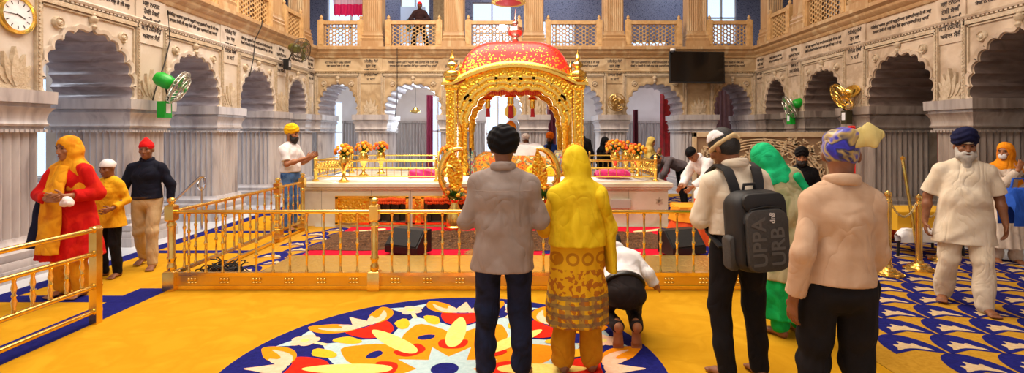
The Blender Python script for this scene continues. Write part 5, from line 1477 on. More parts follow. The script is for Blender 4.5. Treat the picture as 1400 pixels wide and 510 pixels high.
yk.build('yoke_seam', GRYS, T0)

# 2 -- woman in yellow
YSC = cloth('yellow_scarf_cloth', '#e3bf12', ['#edcb24', '#d4ad08'], vscale=5)
KUR = bpy.data.materials.new('yellow_printed_kurta'); KUR.use_nodes = True
N_, L_, B_ = nod(KUR); B_.inputs['Roughness'].default_value = .85; B_.inputs['Specular IOR Level'].default_value = .2
def mth(op, a, b=None, c=None):
    q = N_.new('ShaderNodeMath'); q.operation = op
    for i, v in enumerate((a, b, c)):
        if v is None: continue
        if isinstance(v, (int, float)): q.inputs[i].default_value = v
        else: L_.new(v, q.inputs[i])
    return q.outputs[0]
tc = N_.new('ShaderNodeTexCoord'); sx_ = N_.new('ShaderNodeSeparateXYZ'); L_.new(tc.outputs['Object'], sx_.inputs[0]); X_, Z_ = sx_.outputs['X'], sx_.outputs['Z']
wz = N_.new('ShaderNodeTexNoise'); wz.inputs['Scale'].default_value = 12; L_.new(tc.outputs['Object'], wz.inputs['Vector'])
def mixc(f, a, b):
    q = N_.new('ShaderNodeMix'); q.data_type = 'RGBA'; L_.new(f, q.inputs['Factor'])
    for nm, v in (('A', a), ('B', b)):
        if isinstance(v, str): q.inputs[nm].default_value = lin(v)
        else: L_.new(v, q.inputs[nm])
    return q.outputs['Result']
base = mixc(wz.outputs['Fac'], '#d9a012', '#e9b71e')
# row of ring medallions near the waist
cx = mth('SUBTRACT', mth('FRACT', mth('MULTIPLY', X_, 9.5)), .5); cz = mth('MULTIPLY', mth('SUBTRACT', Z_, .815), 9.5)
rad = mth('SQRT', mth('ADD', mth('MULTIPLY', cx, cx), mth('MULTIPLY', cz, cz)))
ring = mth('MULTIPLY', mth('LESS_THAN', mth('ABSOLUTE', mth('SUBTRACT', rad, .34)), .09), .8)
c1 = mixc(ring, base, '#ad6c16')
# blotchy ikat block below
ik = N_.new('ShaderNodeTexNoise'); ik.inputs['Scale'].default_value = 26; ik.inputs['Detail'].default_value = 1; L_.new(tc.outputs['Object'], ik.inputs['Vector'])
c2 = mixc(mth('MULTIPLY', mth('GREATER_THAN', ik.outputs['Fac'], .53), mth('LESS_THAN', Z_, .74)), c1, '#b56d1c')
# grey and ochre checks at the hem
chk = mth('LESS_THAN', mth('FRACT', mth('MULTIPLY', Z_, 17)), .5); chx = mth('LESS_THAN', mth('FRACT', mth('ADD', mth('MULTIPLY', X_, 11), mth('MULTIPLY', wz.outputs['Fac'], .3))), .42)
gr = mth('MULTIPLY', mth('MAXIMUM', mth('MULTIPLY', chk, .75), mth('MULTIPLY', chx, .5)), mth('LESS_THAN', mth('ADD', Z_, mth('MULTIPLY', wz.outputs['Fac'], .05)), .59))
c3 = mixc(gr, c2, '#6d5f4a'); L_.new(c3, B_.inputs['Base Color'])
J = rig(hp=.3, hy=-.1, arms=[dict(e=(-.25, .02, 1.08), w=(-.06, .25, 1.12), d=(.4, .5, .6), p=(.8, 0, -.3)), dict(e=(.25, .02, 1.08), w=(.06, .25, 1.12), d=(-.4, .5, .6), p=(-.8, 0, -.3))], bulk=.98)
person('woman from behind in bright yellow headscarf and printed yellow kurta', (gx(789, 3.66), 3.66, FZ), .06, 1.59, 'brown', J, .008)
shirt(J, KUR, 1.9, .86, .02, (.068, .06, .05), 'kurta', seed=3, collar=False)
skirt(J, KUR, .36, 1.05, .245, .2, seed=2, vert=.008, amp=.006, asp=.72)
trousers(J, cloth('ochre_salwar_cloth', '#c98a14', '#b87a0e'), (.11, .1, .085), .02, amp=.009, seed=5, name='salwar')
veil(J, YSC, .97, .0, seed=1, open_=False, vert=.004, amp=.004)
wear(J, 'scarf_end', YSC, [ec(V(.15, -.05, 1.36), V(.245, -.0, 1.1), (0, 1, 0), (.1, .06), (.12, .05)), ec(V(.245, .0, 1.1), V(.27, .02, .72), (0, 1, 0), (.12, .05), (.11, .035))], k=.04, disp=folds(.005, 6, 14, 4), cuts=[((0, 0, -1), -.75)])

# 3 -- kneeling boy, seen between the woman and the railing
J = rig(lean=1.12, hp=.1, pelvis=(0, 0, .385), arms=[dict(e=(-.26, .38, .42), w=(-.2, .5, .26)), dict(e=(.27, .24, .46), w=(.33, .24, .34), d=(.5, .7, -.3))],
        legs=[dict(k=(-.14, .3, .09), a=(-.085, -.13, .10), f=(.0, -.35, -1), u=(0, -1, .35)), dict(k=(.14, .3, .09), a=(.075, -.13, .10), f=(0, -.35, -1), u=(0, -1, .35))])
person('boy kneeling from behind in white shirt and dark trousers, bare soles showing', (gx(855, 4.12), 4.12, FZ+.075), .0, 1.56, 'tan', J, .008, eyes=False)
shirt(J, WHT, 1.8, 1.02, .026, (.066, .058, .05), seed=6, amp=.008)
J2 = J; trousers(J, cloth('charcoal_trousers_cloth', '#2a2324', '#201a1b'), (.086, .07, .056), .03, seed=3, top=1.0)
belt(J, LEATH, .99, .04)
hair(J)

# 4 -- man with the backpack
J = rig(twist=.12, hp=.4, hy=-.5, hr=-.1, tilt=-.05, lean=.03, arms=[dict(e=(-.262, .02, 1.08), w=(-.18, .24, 1.12), d=(.5, .6, .4), p=(.8, -.2, 0)), dict(e=(.23, -.02, 1.08), w=(.1, .24, 1.12), d=(-.5, .6, .4), p=(-.8, -.2, 0))],
        legs=[dict(k=(-.12, .03, .49), a=(-.09, -.02, .085)), dict(k=(.12, .04, .49), a=(.15, .02, .085))], bulk=1.03)
pr4 = person('man in cream shirt and black trousers wearing a black backpack', (gx(1010, 3.5), 3.5, FZ), 0, 1.74, 'brown', J, .0075)
shirt(J, CREAM, 1.9, 1.0, .026, (.062, .056, .05), seed=8, amp=.007)
trousers(J, BLKT, (.1, .072, .062), .0, seed=4, top=1.02)
hair(J, low=-.075)
H, hc = J['H'], J['hc']; f = lambda x, y, z: hc+H @ V(x, y, z)
rg = [f(.076*math.cos(a), .094*math.sin(a)-.016, .02-.015*math.sin(a)) for a in [2*PI*i/30 for i in range(31)]]
wear(J, 'tied_band', cloth('cream_head_band', '#cdb48a', '#bfa477'), [cone(rg[i], rg[i+1], .0115, .0115) for i in range(30)]+[cone(f(0, -.115, .03), f(.015, -.125, .01), .016, .013)], .008, k=.015, disp=folds(.003, 60, 50, 1))
n2 = H @ V(.8, -.35, -.5); n2 = nrm(n2)
wear(J, 'white_cap_cloth', WHT, [ell(f(0, -.014, .036), (.086, .106, .104), H)], .008, cuts=[(tuple(-(H @ V(0, 0, 1))), float(-(H @ V(0, 0, 1)) @ f(0, 0, .06))), (tuple(nrm(H @ V(1, -.3, 0))), float(nrm(H @ V(1, -.3, 0)) @ f(-.03, 0, 0)))])
# backpack: a bag of its own, hanging on his back
T = J['T']; S = J['S']; tw = .22
bp_ = thing('backpack', 'black backpack with grey mesh front pocket on the back of the cream shirted man', 'backpack', (0, 0, 0))
up = J['up']; loc4 = V(gx(1010, 3.5), 3.5, FZ)
base = up(.09, -.14, 0); 
bq = Matrix.Translation(loc4) @ Matrix([list(map(float, r_))+[0] for r_ in np.hstack([T*S, np.zeros((3, 0))])]+[[0, 0, 0, 1]]) if False else None
M3 = Matrix([[float(T[i, j]) for j in range(3)] for i in range(3)]).to_4x4()
bp_.matrix_world = Matrix.Translation(tuple(loc4+up(-.015, -.155, .93)*S)) @ M3
JB = dict(root=bp_, S=S, h=.008)
BAGM = mat('black_nylon', '#161518', .55, bump=.3, bscale=300); MESHM = mat('grey_mesh_nylon', '#3f3c3a', .6, var='#353230', vscale=60, bump=.4, bscale=350)
def rbox(c, r, m_=.03):  # rounded slab out of capsules is too lumpy: use squashed cones
    return [ec(V(c[0], c[1], c[2]-r[2]), V(c[0], c[1], c[2]+r[2]), (1, 0, 0), (r[0], r[1]), (r[0]*.93, r[1]*.9))]
def slab(mb, x0, x1, z0, z1, y0, y1, rad, n=6, taper=.92):
    P = []
    for (cx, cz, a0) in ((x1-rad, z0+rad, -PI/2), (x1-rad, z1-rad, 0), (x0+rad, z1-rad, PI/2), (x0+rad, z0+rad, PI)):
        for i in range(n+1): a = a0+PI/2*i/n; P.append((cx+rad*math.cos(a), cz+rad*math.sin(a)))
    xm, zm = (x0+x1)/2, (z0+z1)/2; R = []
    ys = [(0, taper-.06), (.06, taper), (.3, 1), (.7, 1), (.93, .97), (1, taper-.03)]
    for t, s in ys: R.append([(xm+(x-xm)*s, y0+(y1-y0)*t, zm+(z-zm)*s) for x, z in P])
    return mb.rings(R)
slab(MB(), -.17, .17, -.13, .375, .03, -.18, .09).build('main_compartment', BAGM, bp_, 50)
fp = slab(MB(), -.138, .138, -.115, .27, -.16, -.225, .07).build('front_pocket', MESHM, bp_, 50)
slab(MB(), -.14, .14, .255, .365, -.15, -.20, .05).build('top_flap', BAGM, bp_, 50)
for s in (-1, 1): slab(MB(), s*.172-.03, s*.172+.03, -.12, .10, -.02, -.12, .025).build('side_pocket', MESHM, bp_, 50)
zp = MB(); zp.tube([(-.142, -.20, -.07), (-.144, -.20, .19), (-.10, -.205, .27), (0, -.21, .285), (.10, -.205, .27), (.144, -.20, .19), (.142, -.20, -.07)], .006, 6); zp.build('zip', BLACK, fp)
MB().tube([(-.04, -.03, .365), (-.035, -.04, .41), (.035, -.04, .41), (.04, -.03, .365)], .011, 8).build('grab_handle', BAGM, bp_)
for s in (-1, 1):
    P_ = [(.01+s*.075, .0, .33), (.01+s*.09, .015, .42), (.01+s*.10, .05, .50), (.01+s*.11, .155, .535), (.01+s*.12, .265, .475), (.01+s*.135, .31, .36), (.01+s*.165, .30, .2), (.01+s*.19, .2, .08), (.01+s*.18, .05, .0)]
    mb = MB(); Q_ = []
    for i in range(len(P_)-1):
        for t in (0, .5): Q_.append(Vector(P_[i]).lerp(Vector(P_[i+1]), t))
    Q_.append(Vector(P_[-1])); R = []
    for i, p in enumerate(Q_):
        d = (Q_[min(i+1, len(Q_)-1)]-Q_[max(i-1, 0)]).normalized(); a = Vector((1, 0, 0)); b = d.cross(a).normalized(); w_ = .034 if i < 12 else .018
        R.append([p+a*w_+b*.007, p-a*w_+b*.007, p-a*w_-b*.007, p+a*w_-b*.007])
    mb.rings(R); mb.build('shoulder_strap', BAGM, bp_, 60)
def letter_mesh(txt, size, m):
    cu = bpy.data.curves.new('lettering', 'FONT'); cu.body = txt; cu.size = size; cu.align_x = 'CENTER'; cu.align_y = 'CENTER'; cu.extrude = .001; cu.offset = size*.02
    o = bpy.data.objects.new('lettering', cu); COL.objects.link(o); dg = bpy.context.evaluated_depsgraph_get(); dg.update()
    me = bpy.data.meshes.new_from_object(o.evaluated_get(dg)); bpy.data.objects.remove(o); bpy.data.curves.remove(cu)
    me.materials.clear(); me.materials.append(m); return me
LET = mat('grey_print', '#55524f', .6)
def letters(txt, size, m, x, z, y, rot, parent):
    o = bpy.data.objects.new('lettering', letter_mesh(txt, size, m)); COL.objects.link(o); o.parent = parent
    o.matrix_local = Matrix.Translation((x, y, z)) @ Matrix.Rotation(PI/2, 4, 'X') @ Matrix.Rotation(rot, 4, 'Z')
letters('UPPA', .125, LET, -.06, .07, -.2265, PI/2, fp)
letters('URB', .125, LET, .06, .04, -.2265, PI/2, fp)
letters('gup', .045, mat('white_print', '#cfcac6', .6), .035, .215, -.2275, -PI/2, fp)

# 5 -- woman in green
GRN = cloth('green_scarf_cloth', '#12a566', ['#18b876', '#0d8f58'], vscale=6); PISTA = cloth('pale_pistachio_cloth', '#a89f78', ['#b5aa84', '#8f9468'], vscale=5)
EMG = cloth('emerald_cloth', '#0fa04c', ['#12b058', '#0c8a40'], vscale=5)
J = rig(twist=.35, lean=.16, tilt=-.13, hp=.45, hr=-.15, arms=[dict(e=(-.27, .1, 1.10), w=(-.1, .32, 1.1), d=(.5, .6, .5), p=(.8, -.2, 0)), dict(e=(.24, .06, 1.08), w=(.03, .33, 1.1), d=(-.5, .6, .5), p=(-.8, -.2, 0))], bulk=.95)
person('woman in green and pistachio draped scarf behind the man with the backpack', (gx(1077, 4.3), 4.3, FZ), 0, 1.63, 'brown', J, .009)
shirt(J, EMG, 1.8, .9, .02, (.07, .06, .05), 'kurta', seed=2, collar=False)
skirt(J, EMG, .16, 1.05, .26, .19, seed=4, vert=.014, amp=.004, asp=.75)
trousers(J, EMG, (.1, .08, .075), .02, seed=2, name='salwar')
veil(J, GRN, 1.34, .0, seed=5, open_=False, vert=.005, name='headscarf')
wear(J, 'shawl', PISTA, [ec(J['up'](0.03, -.04, 1.36), J['up'](.03, -.05, 1.1), J['T'][:, 0], (.2, .12), (.235, .165)), ec(J['up'](.03, -.05, 1.1), V(.02, -.04, .42), (1, 0, 0), (.235, .165), (.235, .18))]+[cone(J['up'](0, -.02, 1.36), s, .085, .088) for s in J['sh']], k=.04, disp=folds(.006, 8, 12, 3, .012, 11, .4, 1.3), cuts=[((0, 0, -1), -.5)])
wear(J, 'scarf_end', GRN, [ec(J['up'](.06, -.17, 1.38), J['up'](.17, -.2, 1.1), (1, .3, 0), (.045, .03), (.035, .025)), ec(J['up'](.17, -.2, 1.1), V(.21, -.19, .66), (1, .3, 0), (.035, .025), (.03, .02))], .008, k=.03)

# 6 -- man in beige shirt with blue and gold headcloth
PAT = mat('blue_gold_satin', '#1d1aa0', .4, var=['#2a22c0', '#14104a', '#b79a52', '#2320a8'], vscale=9, lo=.36, hi=.66, detail=2, sheen=.3)
PALEG = cloth('pale_gold_cloth', '#d3bf7c', '#c4ae68')
J = rig(twist=-.12, hp=.15, hy=.35, tilt=.02, arms=[dict(e=(-.212, -.06, 1.09), w=(-.235, .0, .84), d=(.05, .25, -1), p=(1, .2, 0)), dict(e=(.205, -.02, 1.09), w=(.19, .14, .88), d=(0, .5, -.9), p=(-1, .2, 0))],
        legs=[dict(k=(-.1, .06, .49), a=(-.11, .0, .085)), dict(k=(.11, .02, .49), a=(.13, -.12, .085))], bulk=.87)
person('man from behind in beige shirt, black trousers and knotted blue and gold headcloth', (gx(1146, 2.66), 2.66, FZ), 0, 1.70, 'brown', J, .0075)
shirt(J, BEIGE, 1.9, .93, .026, (.055, .05, .043), seed=9, amp=.006)
trousers(J, BLKT, (.105, .078, .066), .0, seed=6, top=.95)
patka(J, PAT, low=-.035)
H, hc = J['H'], J['hc']; f = lambda x, y, z: hc+H @ V(x, y, z)
wear(J, 'headcloth_fold', PAT, [ec(f(-.02, -.09, .0), f(.03, -.115, .09), H[:, 0], (.07, .03), (.05, .035)), ell(f(.0, -.02, .085), (.09, .1, .06), H)], .008, k=.03, disp=folds(.005, 50, 30, 2))
wear(J, 'headcloth_tail', PALEG, [ec(f(.03, -.105, .06), f(.12, -.12, .09), H[:, 2], (.045, .02), (.06, .014)), ec(f(.12, -.12, .09), f(.165, -.11, .10), H[:, 2], (.06, .014), (.02, .01))], .008, k=.02, disp=folds(.004, 50, 30, 5))

# 7 -- bearded man walking towards us
J = rig(twist=.0, hp=.12, belly=.055, bulk=1.1, arms=[dict(e=(-.275, -.03, 1.10), w=(-.30, .05, .85), d=(.05, .25, -1), p=(1, 0, .1), c=.5), dict(e=(.275, -.05, 1.09), w=(.31, .0, .83), d=(-.02, .2, -1), p=(-1, 0, .1), c=.55)],
        legs=[dict(k=(-.115, .11, .49), a=(-.12, .13, .085), f=(-.25, 1, 0)), dict(k=(.12, .0, .48), a=(.125, -.17, .1), f=(.3, 1, -.0))])
person('bearded man in navy turban and cream kurta pyjama walking barefoot on the patterned carpet', (gx(1318, 4.95), 4.95, FZ+.002), PI-.45, 1.68, 'brown', J, .0075)
shirt(J, CREAM, .9, .64, .03, (.075, .075, .078), 'kurta', seed=2, amp=.006, flare=.05, collar=False)
trousers(J, CREAM, (.11, .086, .08), .0, seed=8, amp=.006, name='pyjama')
turban(J, NAVYT, 'peak'); beard(J, GREY_B, .16)
S = J['S']; pk_ = MB(); pk_.prism([(-.018, 1.38), (.018, 1.38), (.016, 1.16), (0, 1.145), (-.016, 1.16)], .138, .150, lambda a, b, d: (a*S, (d+(.012 if b < 1.2 else -.035))*S, b*S)); pk_.build('placket', CREAM, J['root'], 0)
wear(J, 'turban_under_band', cloth('cream_underband', '#d8cdb8'), [ec(J['hc']+J['H'] @ V(-.03, .088, .052), J['hc']+J['H'] @ V(.03, .088, .052), J['H'][:, 2], (.014, .012), (.014, .012)), cone(J['hc']+J['H'] @ V(0, .09, .055), J['hc']+J['H'] @ V(0, .09, .07), .02, .008)], .006, k=.01)

# 8 -- woman at the right wall with orange scarf, and a passer-by at the frame's edge
ORS = cloth('orange_scarf_cloth', '#ec8a10', ['#f59a1c', '#dc7808'], vscale=6); IVORY = cloth('ivory_cloth', '#d9c8b8', '#cbb8a6'); 
J = rig(twist=-.6, hp=.1, hy=.7, arms=[dict(e=(-.24, .02, 1.1), w=(-.1, .2, 1.12), d=(.6, .4, .3)), dict(e=(.25, .1, 1.12), w=(.08, .2, 1.34), d=(-.4, .1, .9), p=(-.4, -.9, 0))], bulk=.95)
person('woman with orange scarf over ivory dress by the right wall, hand at her face', (gx(1376, 6.7), 6.7, .001), PI+.2, 1.56, 'tan', J, .010)
shirt(J, IVORY, 1.9, .9, .02, (.07, .06, .05), 'dress_top', seed=2, collar=False)
skirt(J, IVORY, .22, 1.05, .27, .19, seed=3, vert=.016)
trousers(J, IVORY, (.1, .085, .08), .0, seed=2, name='salwar')
veil(J, ORS, .98, .02, seed=2, vert=.01)
wear(J, 'white_face_mask', WHT, [ell(J['hc']+J['H'] @ V(0, .085, -.055), (.05, .035, .042), J['H'])], .008)
DKS = cloth('dark_jacket_cloth', '#2a2524', '#352e2c'); SKYB = cloth('sky_blue_cloth', '#2f5fc8', '#2450b0')
J = rig(twist=.5, hp=.1, arms=[dict(e=(-.27, .05, 1.12), w=(-.16, .3, 1.08), d=(.4, .8, 0)), dict(e=(.27, .06, 1.1), w=(.2, .3, 1.02), d=(-.2, .8, -.3))], bulk=1.0)
person('person in white clothes with dark shoulder strap, cut off by the right edge', (gx(1424, 5.5), 5.5, FZ+.002), PI+.4, 1.66, 'tan', J, .010)
shirt(J, WHT, 1.85, .72, .024, (.075, .065, .05), 'tunic', seed=5, flare=.02); trousers(J, IVORY, (.105, .085, .075), .0, seed=7)
patka(J, ORS)
wear(J, 'shoulder_strap', DKS, [cone(J['up'](.17, .08, 1.42), J['up'](0, .16, 1.2), .026, .026), cone(J['up'](0, .16, 1.2), J['up'](-.2, .12, .98), .026, .026), cone(J['up'](.17, .08, 1.42), J['up'](.1, -.15, 1.25), .026, .026)], .009, k=.02)
bb = thing('cloth_bag', 'bright blue cloth bag carried at the right edge of the photo', 'bag', (gx(1392, 5.1), 5.1, .78))
softbox(-.13, .16, -.09, .09, 0, .36, 3, .012, nx=14).build('bag_body', SKYB, bb)
MB().tube([(-.08, 0, .33), (-.05, 0, .46), (.06, 0, .46), (.1, 0, .33)], .01, 8).build('handle', SKYB, bb)

# 9 -- left group: woman in red and orange
REDK = cloth('red_kurta_cloth', '#d4160f', ['#c00f0c', '#e02a14'], vscale=4); ORK = cloth('orange_gold_cloth', '#dd8a10', ['#e9a01c', '#c9700c'], vscale=5)
J = rig(twist=-.35, hp=.15, hy=.1, arms=[dict(e=(-.26, .02, 1.10), w=(-.08, .26, 1.10), d=(.7, .5, .05), p=(.2, -.8, .4)), dict(e=(.27, .02, 1.10), w=(.06, .27, 1.07), d=(-.7, .5, .1), p=(-.2, -.8, .4))], bulk=1.0)
person('woman in red kurta with orange scarf walking at the left, hands clasped', (gx(97, 5.3), 5.3, FZ), PI+.25, 1.65, 'tan', J, .0085)
shirt(J, REDK, 1.75, .9, .022, (.08, .07, .062), 'kurta', seed=3, collar=False)
skirt(J, REDK, .42, 1.05, .31, .20, seed=1, vert=.014)
trousers(J, ORK, (.10, .085, .085), .02, amp=.006, seed=5, name='salwar', g=.006)
veil(J, ORK, 1.14, .0, seed=3, vert=.006)
wear(J, 'scarf_panel', ORK, [ec(J['up'](.02, .1, 1.38), J['up'](.0, .2, 1.12), J['T'][:, 0], (.1, .04), (.11, .04)), ec(J['up'](.0, .2, 1.12), J['up'](.02, .24, .5), J['T'][:, 0], (.11, .035), (.13, .05))], k=.03, disp=folds(.006, 8, 26, 4), cuts=[((0, 0, -1), -.5)])
wear(J, 'scarf_border', cloth('dark_navy_cloth', '#15142c'), [ec(J['up'](.17, .15, 1.05), J['up'](.19, .24, .52), J['T'][:, 0], (.055, .04), (.07, .05))], k=.03, disp=folds(.005, 8, 26, 7), cuts=[((0, 0, -1), -.56)])
# small folded cloth in her hands
hk = MB(); hk.ell((0, 0, 0), (.06, .045, .05), 14, 10); 
for i in range(len(hk.v)): x, y, z = hk.v[i]; q = 1+.18*math.sin(60*x+40*z); hk.v[i] = (x*q, y*q, z*q)
o = hk.build('handkerchief', cloth('pink_white_cloth', '#eecfc6', '#f0dede')); o.location = (gx(93, 5.0), 4.985, 1.02); tag(o, 'small pale pink cloth held in the hands of the woman in red', 'cloth')

# 10 -- child with white headcloth
YLW = cloth('yellow_kurta_cloth', '#dc9c10', ['#e9ad1c', '#c98a0a'], vscale=6)
J = rig(twist=-.4, hp=.2, arms=[dict(e=(-.22, .02, 1.12), w=(-.12, .24, 1.02), d=(.5, .7, -.2)), dict(e=(.24, .0, 1.10), w=(.16, .22, .98), d=(-.3, .8, -.3))], bulk=.95)
person('child in yellow kurta, dark trousers and white headcloth walking behind the red dressed woman', (gx(150, 6.0), 6.0, FZ), PI+.3, 1.38, 'brown', J, .0085)
shirt(J, YLW, 1.85, .74, .03, (.06, .055, .048), 'kurta', seed=4, flare=.045, collar=False); trousers(J, BLKT, (.09, .07, .06), .0, seed=4, g=.004, top=.95)
patka(J, WHT, low=.01)
wear(J, 'headcloth_knot', WHT, [ell(J['hc']+J['H'] @ V(0, -.11, .03), (.035, .03, .03)), cone(J['hc']+J['H'] @ V(0, -.12, .03), J['hc']+J['H'] @ V(.06, -.17, .05), .03, .02)], k=.02)

# 11 -- boy in navy shirt and red turban
NVS = cloth('navy_shirt_cloth', '#14172a', '#0f1120'); KHK = cloth('khaki_trousers_cloth', '#c8ad84', '#b89c72'); RDT = cloth('red_turban_cloth', '#e01a1c', '#c81216')
J = rig(twist=.1, hp=.05, hy=.1, arms=[dict(e=(-.265, -.05, 1.1), w=(-.28, -.0, .84), d=(0, .15, -1)), dict(e=(.265, .0, 1.1), w=(.27, .1, .85), d=(0, .35, -1))],
        legs=[dict(k=(-.1, .12, .5), a=(-.11, .14, .085), f=(-.1, 1, 0)), dict(k=(.1, -.02, .48), a=(.11, -.2, .11), f=(.2, 1, -.1))], bulk=.95)
person('boy in navy shirt, khaki trousers and red turban walking along the left carpet', (gx(201, 6.45), 6.45, FZ), PI+.3, 1.59, 'brown', J, .0085)
shirt(J, NVS, 1.9, .93, .022, (.068, .056, .046), seed=7); trousers(J, KHK, (.095, .072, .062), .0, seed=3, top=.99); belt(J, mat('brown_leather', '#3c2415', .5), .95, .036); turban(J, RDT, 'small')

# 12 -- man in white t-shirt and yellow turban
YLT = cloth('yellow_turban_cloth', '#f0b70a', ['#f7c41a', '#e0a404'], vscale=8); JNS = cloth('mid_blue_denim', '#3d66a8', ['#5a82bc', '#2c4f88'], vscale=6)
J = rig(hp=.12, arms=[dict(e=(-.25, .08, 1.10), w=(-.1, .34, 1.2), d=(.3, .8, .5), p=(.9, -.2, -.1), c=.2), dict(e=(.25, .08, 1.10), w=(.1, .34, 1.2), d=(-.3, .8, .5), p=(-.9, -.2, -.1), c=.2)], bulk=1.06, belly=.02)
person('man in white t-shirt, jeans and yellow turban, hands raised at the platform corner', (gx(397, 8.95), 8.95, FZ+.004), -PI/2-.1, 1.79, 'tan', J, .010)
shirt(J, WHT, .8, .96, .024, (.082, .075, .07), 't_shirt', seed=3, collar=False); trousers(J, JNS, (.1, .075, .065), .0, seed=2); belt(J, LEATH, .965, .034); turban(J, YLT, 'round'); beard(J, HAIR, .05)

# 13, 14 -- attendants behind the canopy
BLU = cloth('royal_blue_cloth', '#2a55c0', '#2048a8'); ORT = cloth('orange_turban_cloth', '#f07a12', '#e06a0a')
J = rig(hp=.25, hy=.4)
person('attendant with orange turban, black beard and blue robe behind the scripture stand', (gx(753, 12.6), 12.6, FZ), PI, 1.66, 'brown', J, .013)
shirt(J, BLU, 1.9, .6, .03, (.08, .07, .06), 'robe', seed=1, flare=.04, collar=False); trousers(J, WHT); turban(J, ORT, 'round'); beard(J, HAIR, .14)
wear(J, 'dark_vest', cloth('dark_vest_cloth', '#23222c'), [p for p in P_torso(J, .038)][:3], cuts=[((-1, 0, 0), .02)])
J = rig(hp=.2, hy=-.2)
person('attendant in white turban and white shirt behind the scripture stand', (gx(718, 12.7), 12.7, FZ), PI, 1.62, 'brown', J, .013)
shirt(J, WHT, 1.9, .7, .03, (.08, .07, .06), 'kurta', seed=1, collar=False); trousers(J, WHT); turban(J, WHT, 'round'); beard(J, GREY_B, .06)
J = rig(hp=.2, hy=.3)
person('man in tall white cap and dark vest behind the right canopy column', (gx(795, 12.8), 12.8, FZ), PI-.5, 1.84, 'brown', J, .013)
shirt(J, BLKT, 1.9, .8, .03, (.08, .07, .06), 'jacket', seed=1); trousers(J, BLKT); turban(J, WHT, 'round')
# 15, 16 -- women beyond the platform
J = rig(twist=.2, hp=.2, arms=[dict(e=(-.22, .12, 1.12), w=(-.04, .24, 1.34), d=(.2, .0, 1), p=(1, 0, 0)), dict(e=(.22, .12, 1.12), w=(.04, .24, 1.34), d=(-.2, 0, 1), p=(-1, 0, 0))], bulk=.95)
person('woman in black headscarf and dress praying behind the platform, right of the canopy', (gx(826, 12.6), 12.6, FZ), PI+.4, 1.58, 'tan', J, .012)
shirt(J, BLKC, 1.8, .9, .02, (.07, .06, .05), 'dress_top', collar=False); skirt(J, BLKC, .1, 1.05, .27, .2); veil(J, BLKC, 1.0, seed=2)
PYS = cloth('pale_yellow_scarf_cloth', '#d8bd6a', '#c8aa54'); GRAYT = cloth('grey_cloth', '#6d6468', '#5f565a')
J = rig(twist=.3, hp=.2, hy=.3, arms=[dict(e=(-.22, .12, 1.12), w=(-.06, .26, 1.3), d=(.2, .2, 1), p=(1, 0, 0)), dict(e=(.22, .12, 1.12), w=(.06, .26, 1.3), d=(-.2, .2, 1), p=(-1, 0, 0))], bulk=.95)
person('woman in pale yellow headscarf behind the right end of the platform', (gx(889, 12.5), 12.5, FZ), PI+.8, 1.58, 'tan', J, .012)
shirt(J, PYS, 1.8, .9, .02, (.07, .06, .05), 'dress_top', collar=False); skirt(J, GRAYT, .1, 1.05, .27, .2); veil(J, PYS, 1.05, seed=2)
# 17 -- man bowing at the right end of the platform
J = rig(lean=1.25, hp=.2, pelvis=(0, 0, .92), arms=[dict(e=(-.2, .55, .78), w=(-.12, .62, .55), d=(.1, .2, -1)), dict(e=(.2, .55, .78), w=(.12, .62, .55), d=(-.1, .2, -1))], legs=[dict(k=(-.1, .02, .49), a=(-.11, -.02, .085)), dict(k=(.1, -.04, .49), a=(.11, -.12, .085))])
person('man in grey shirt and black trousers bowing low beside the right end of the platform', (gx(932, 11.6), 11.6, FZ+.003), PI/2+.2, 1.70, 'tan', J, .012)
shirt(J, GRAYT, 1.8, .9, .024, (.075, .065, .05), seed=2); trousers(J, BLKT, (.105, .08, .065), .0); hair(J)
# 18 -- man in white bending over the orange draped table
J = rig(lean=.75, hp=.25, hy=-.3, arms=[dict(e=(-.25, .42, 1.0), w=(-.16, .58, .86), d=(.1, .7, -.5)), dict(e=(.22, .42, .98), w=(.1, .6, .84), d=(-.1, .7, -.5))], bulk=1.05)
person('man in white shirt and black head cloth bending over the orange draped table', (3.18, 8.4, FZ+.003), PI/2+.35, 1.66, 'tan', J, .010)
shirt(J, WHT, 1.9, .8, .03, (.085, .075, .06), 'kurta', seed=2, flare=.02); trousers(J, WHT, (.11, .09, .08), .0); patka(J, BLKC)
# 19, 20 -- two people before the carved screen
J = rig(hp=.1, bulk=1.06)
person('young man in black shirt and black turban facing us before the carved screen', (gx(1096, 7.2), 7.2, FZ+.003), PI-.45, 1.44, 'tan', J, .010)
shirt(J, BLKC, 1.9, .8, .03, (.08, .07, .06), seed=2); trousers(J, BLKT, (.1, .075, .065), .0); turban(J, BLKC, 'peak'); beard(J, HAIR, .05)
J = rig(hp=.2, hy=-.4, bulk=.95)
person('person in straw yellow headscarf seen between the green woman and black shirted man', (gx(1061, 7.9), 7.9, FZ+.003), PI-.9, 1.37, 'tan', J, .011)
shirt(J, PYS, 1.8, .9, .02, (.07, .06, .05), 'tunic', collar=False); skirt(J, GRAYT, .1, 1.05, .26, .19); veil(J, cloth('straw_scarf_cloth', '#d9b27a', '#c99f62'), 1.05, seed=4)
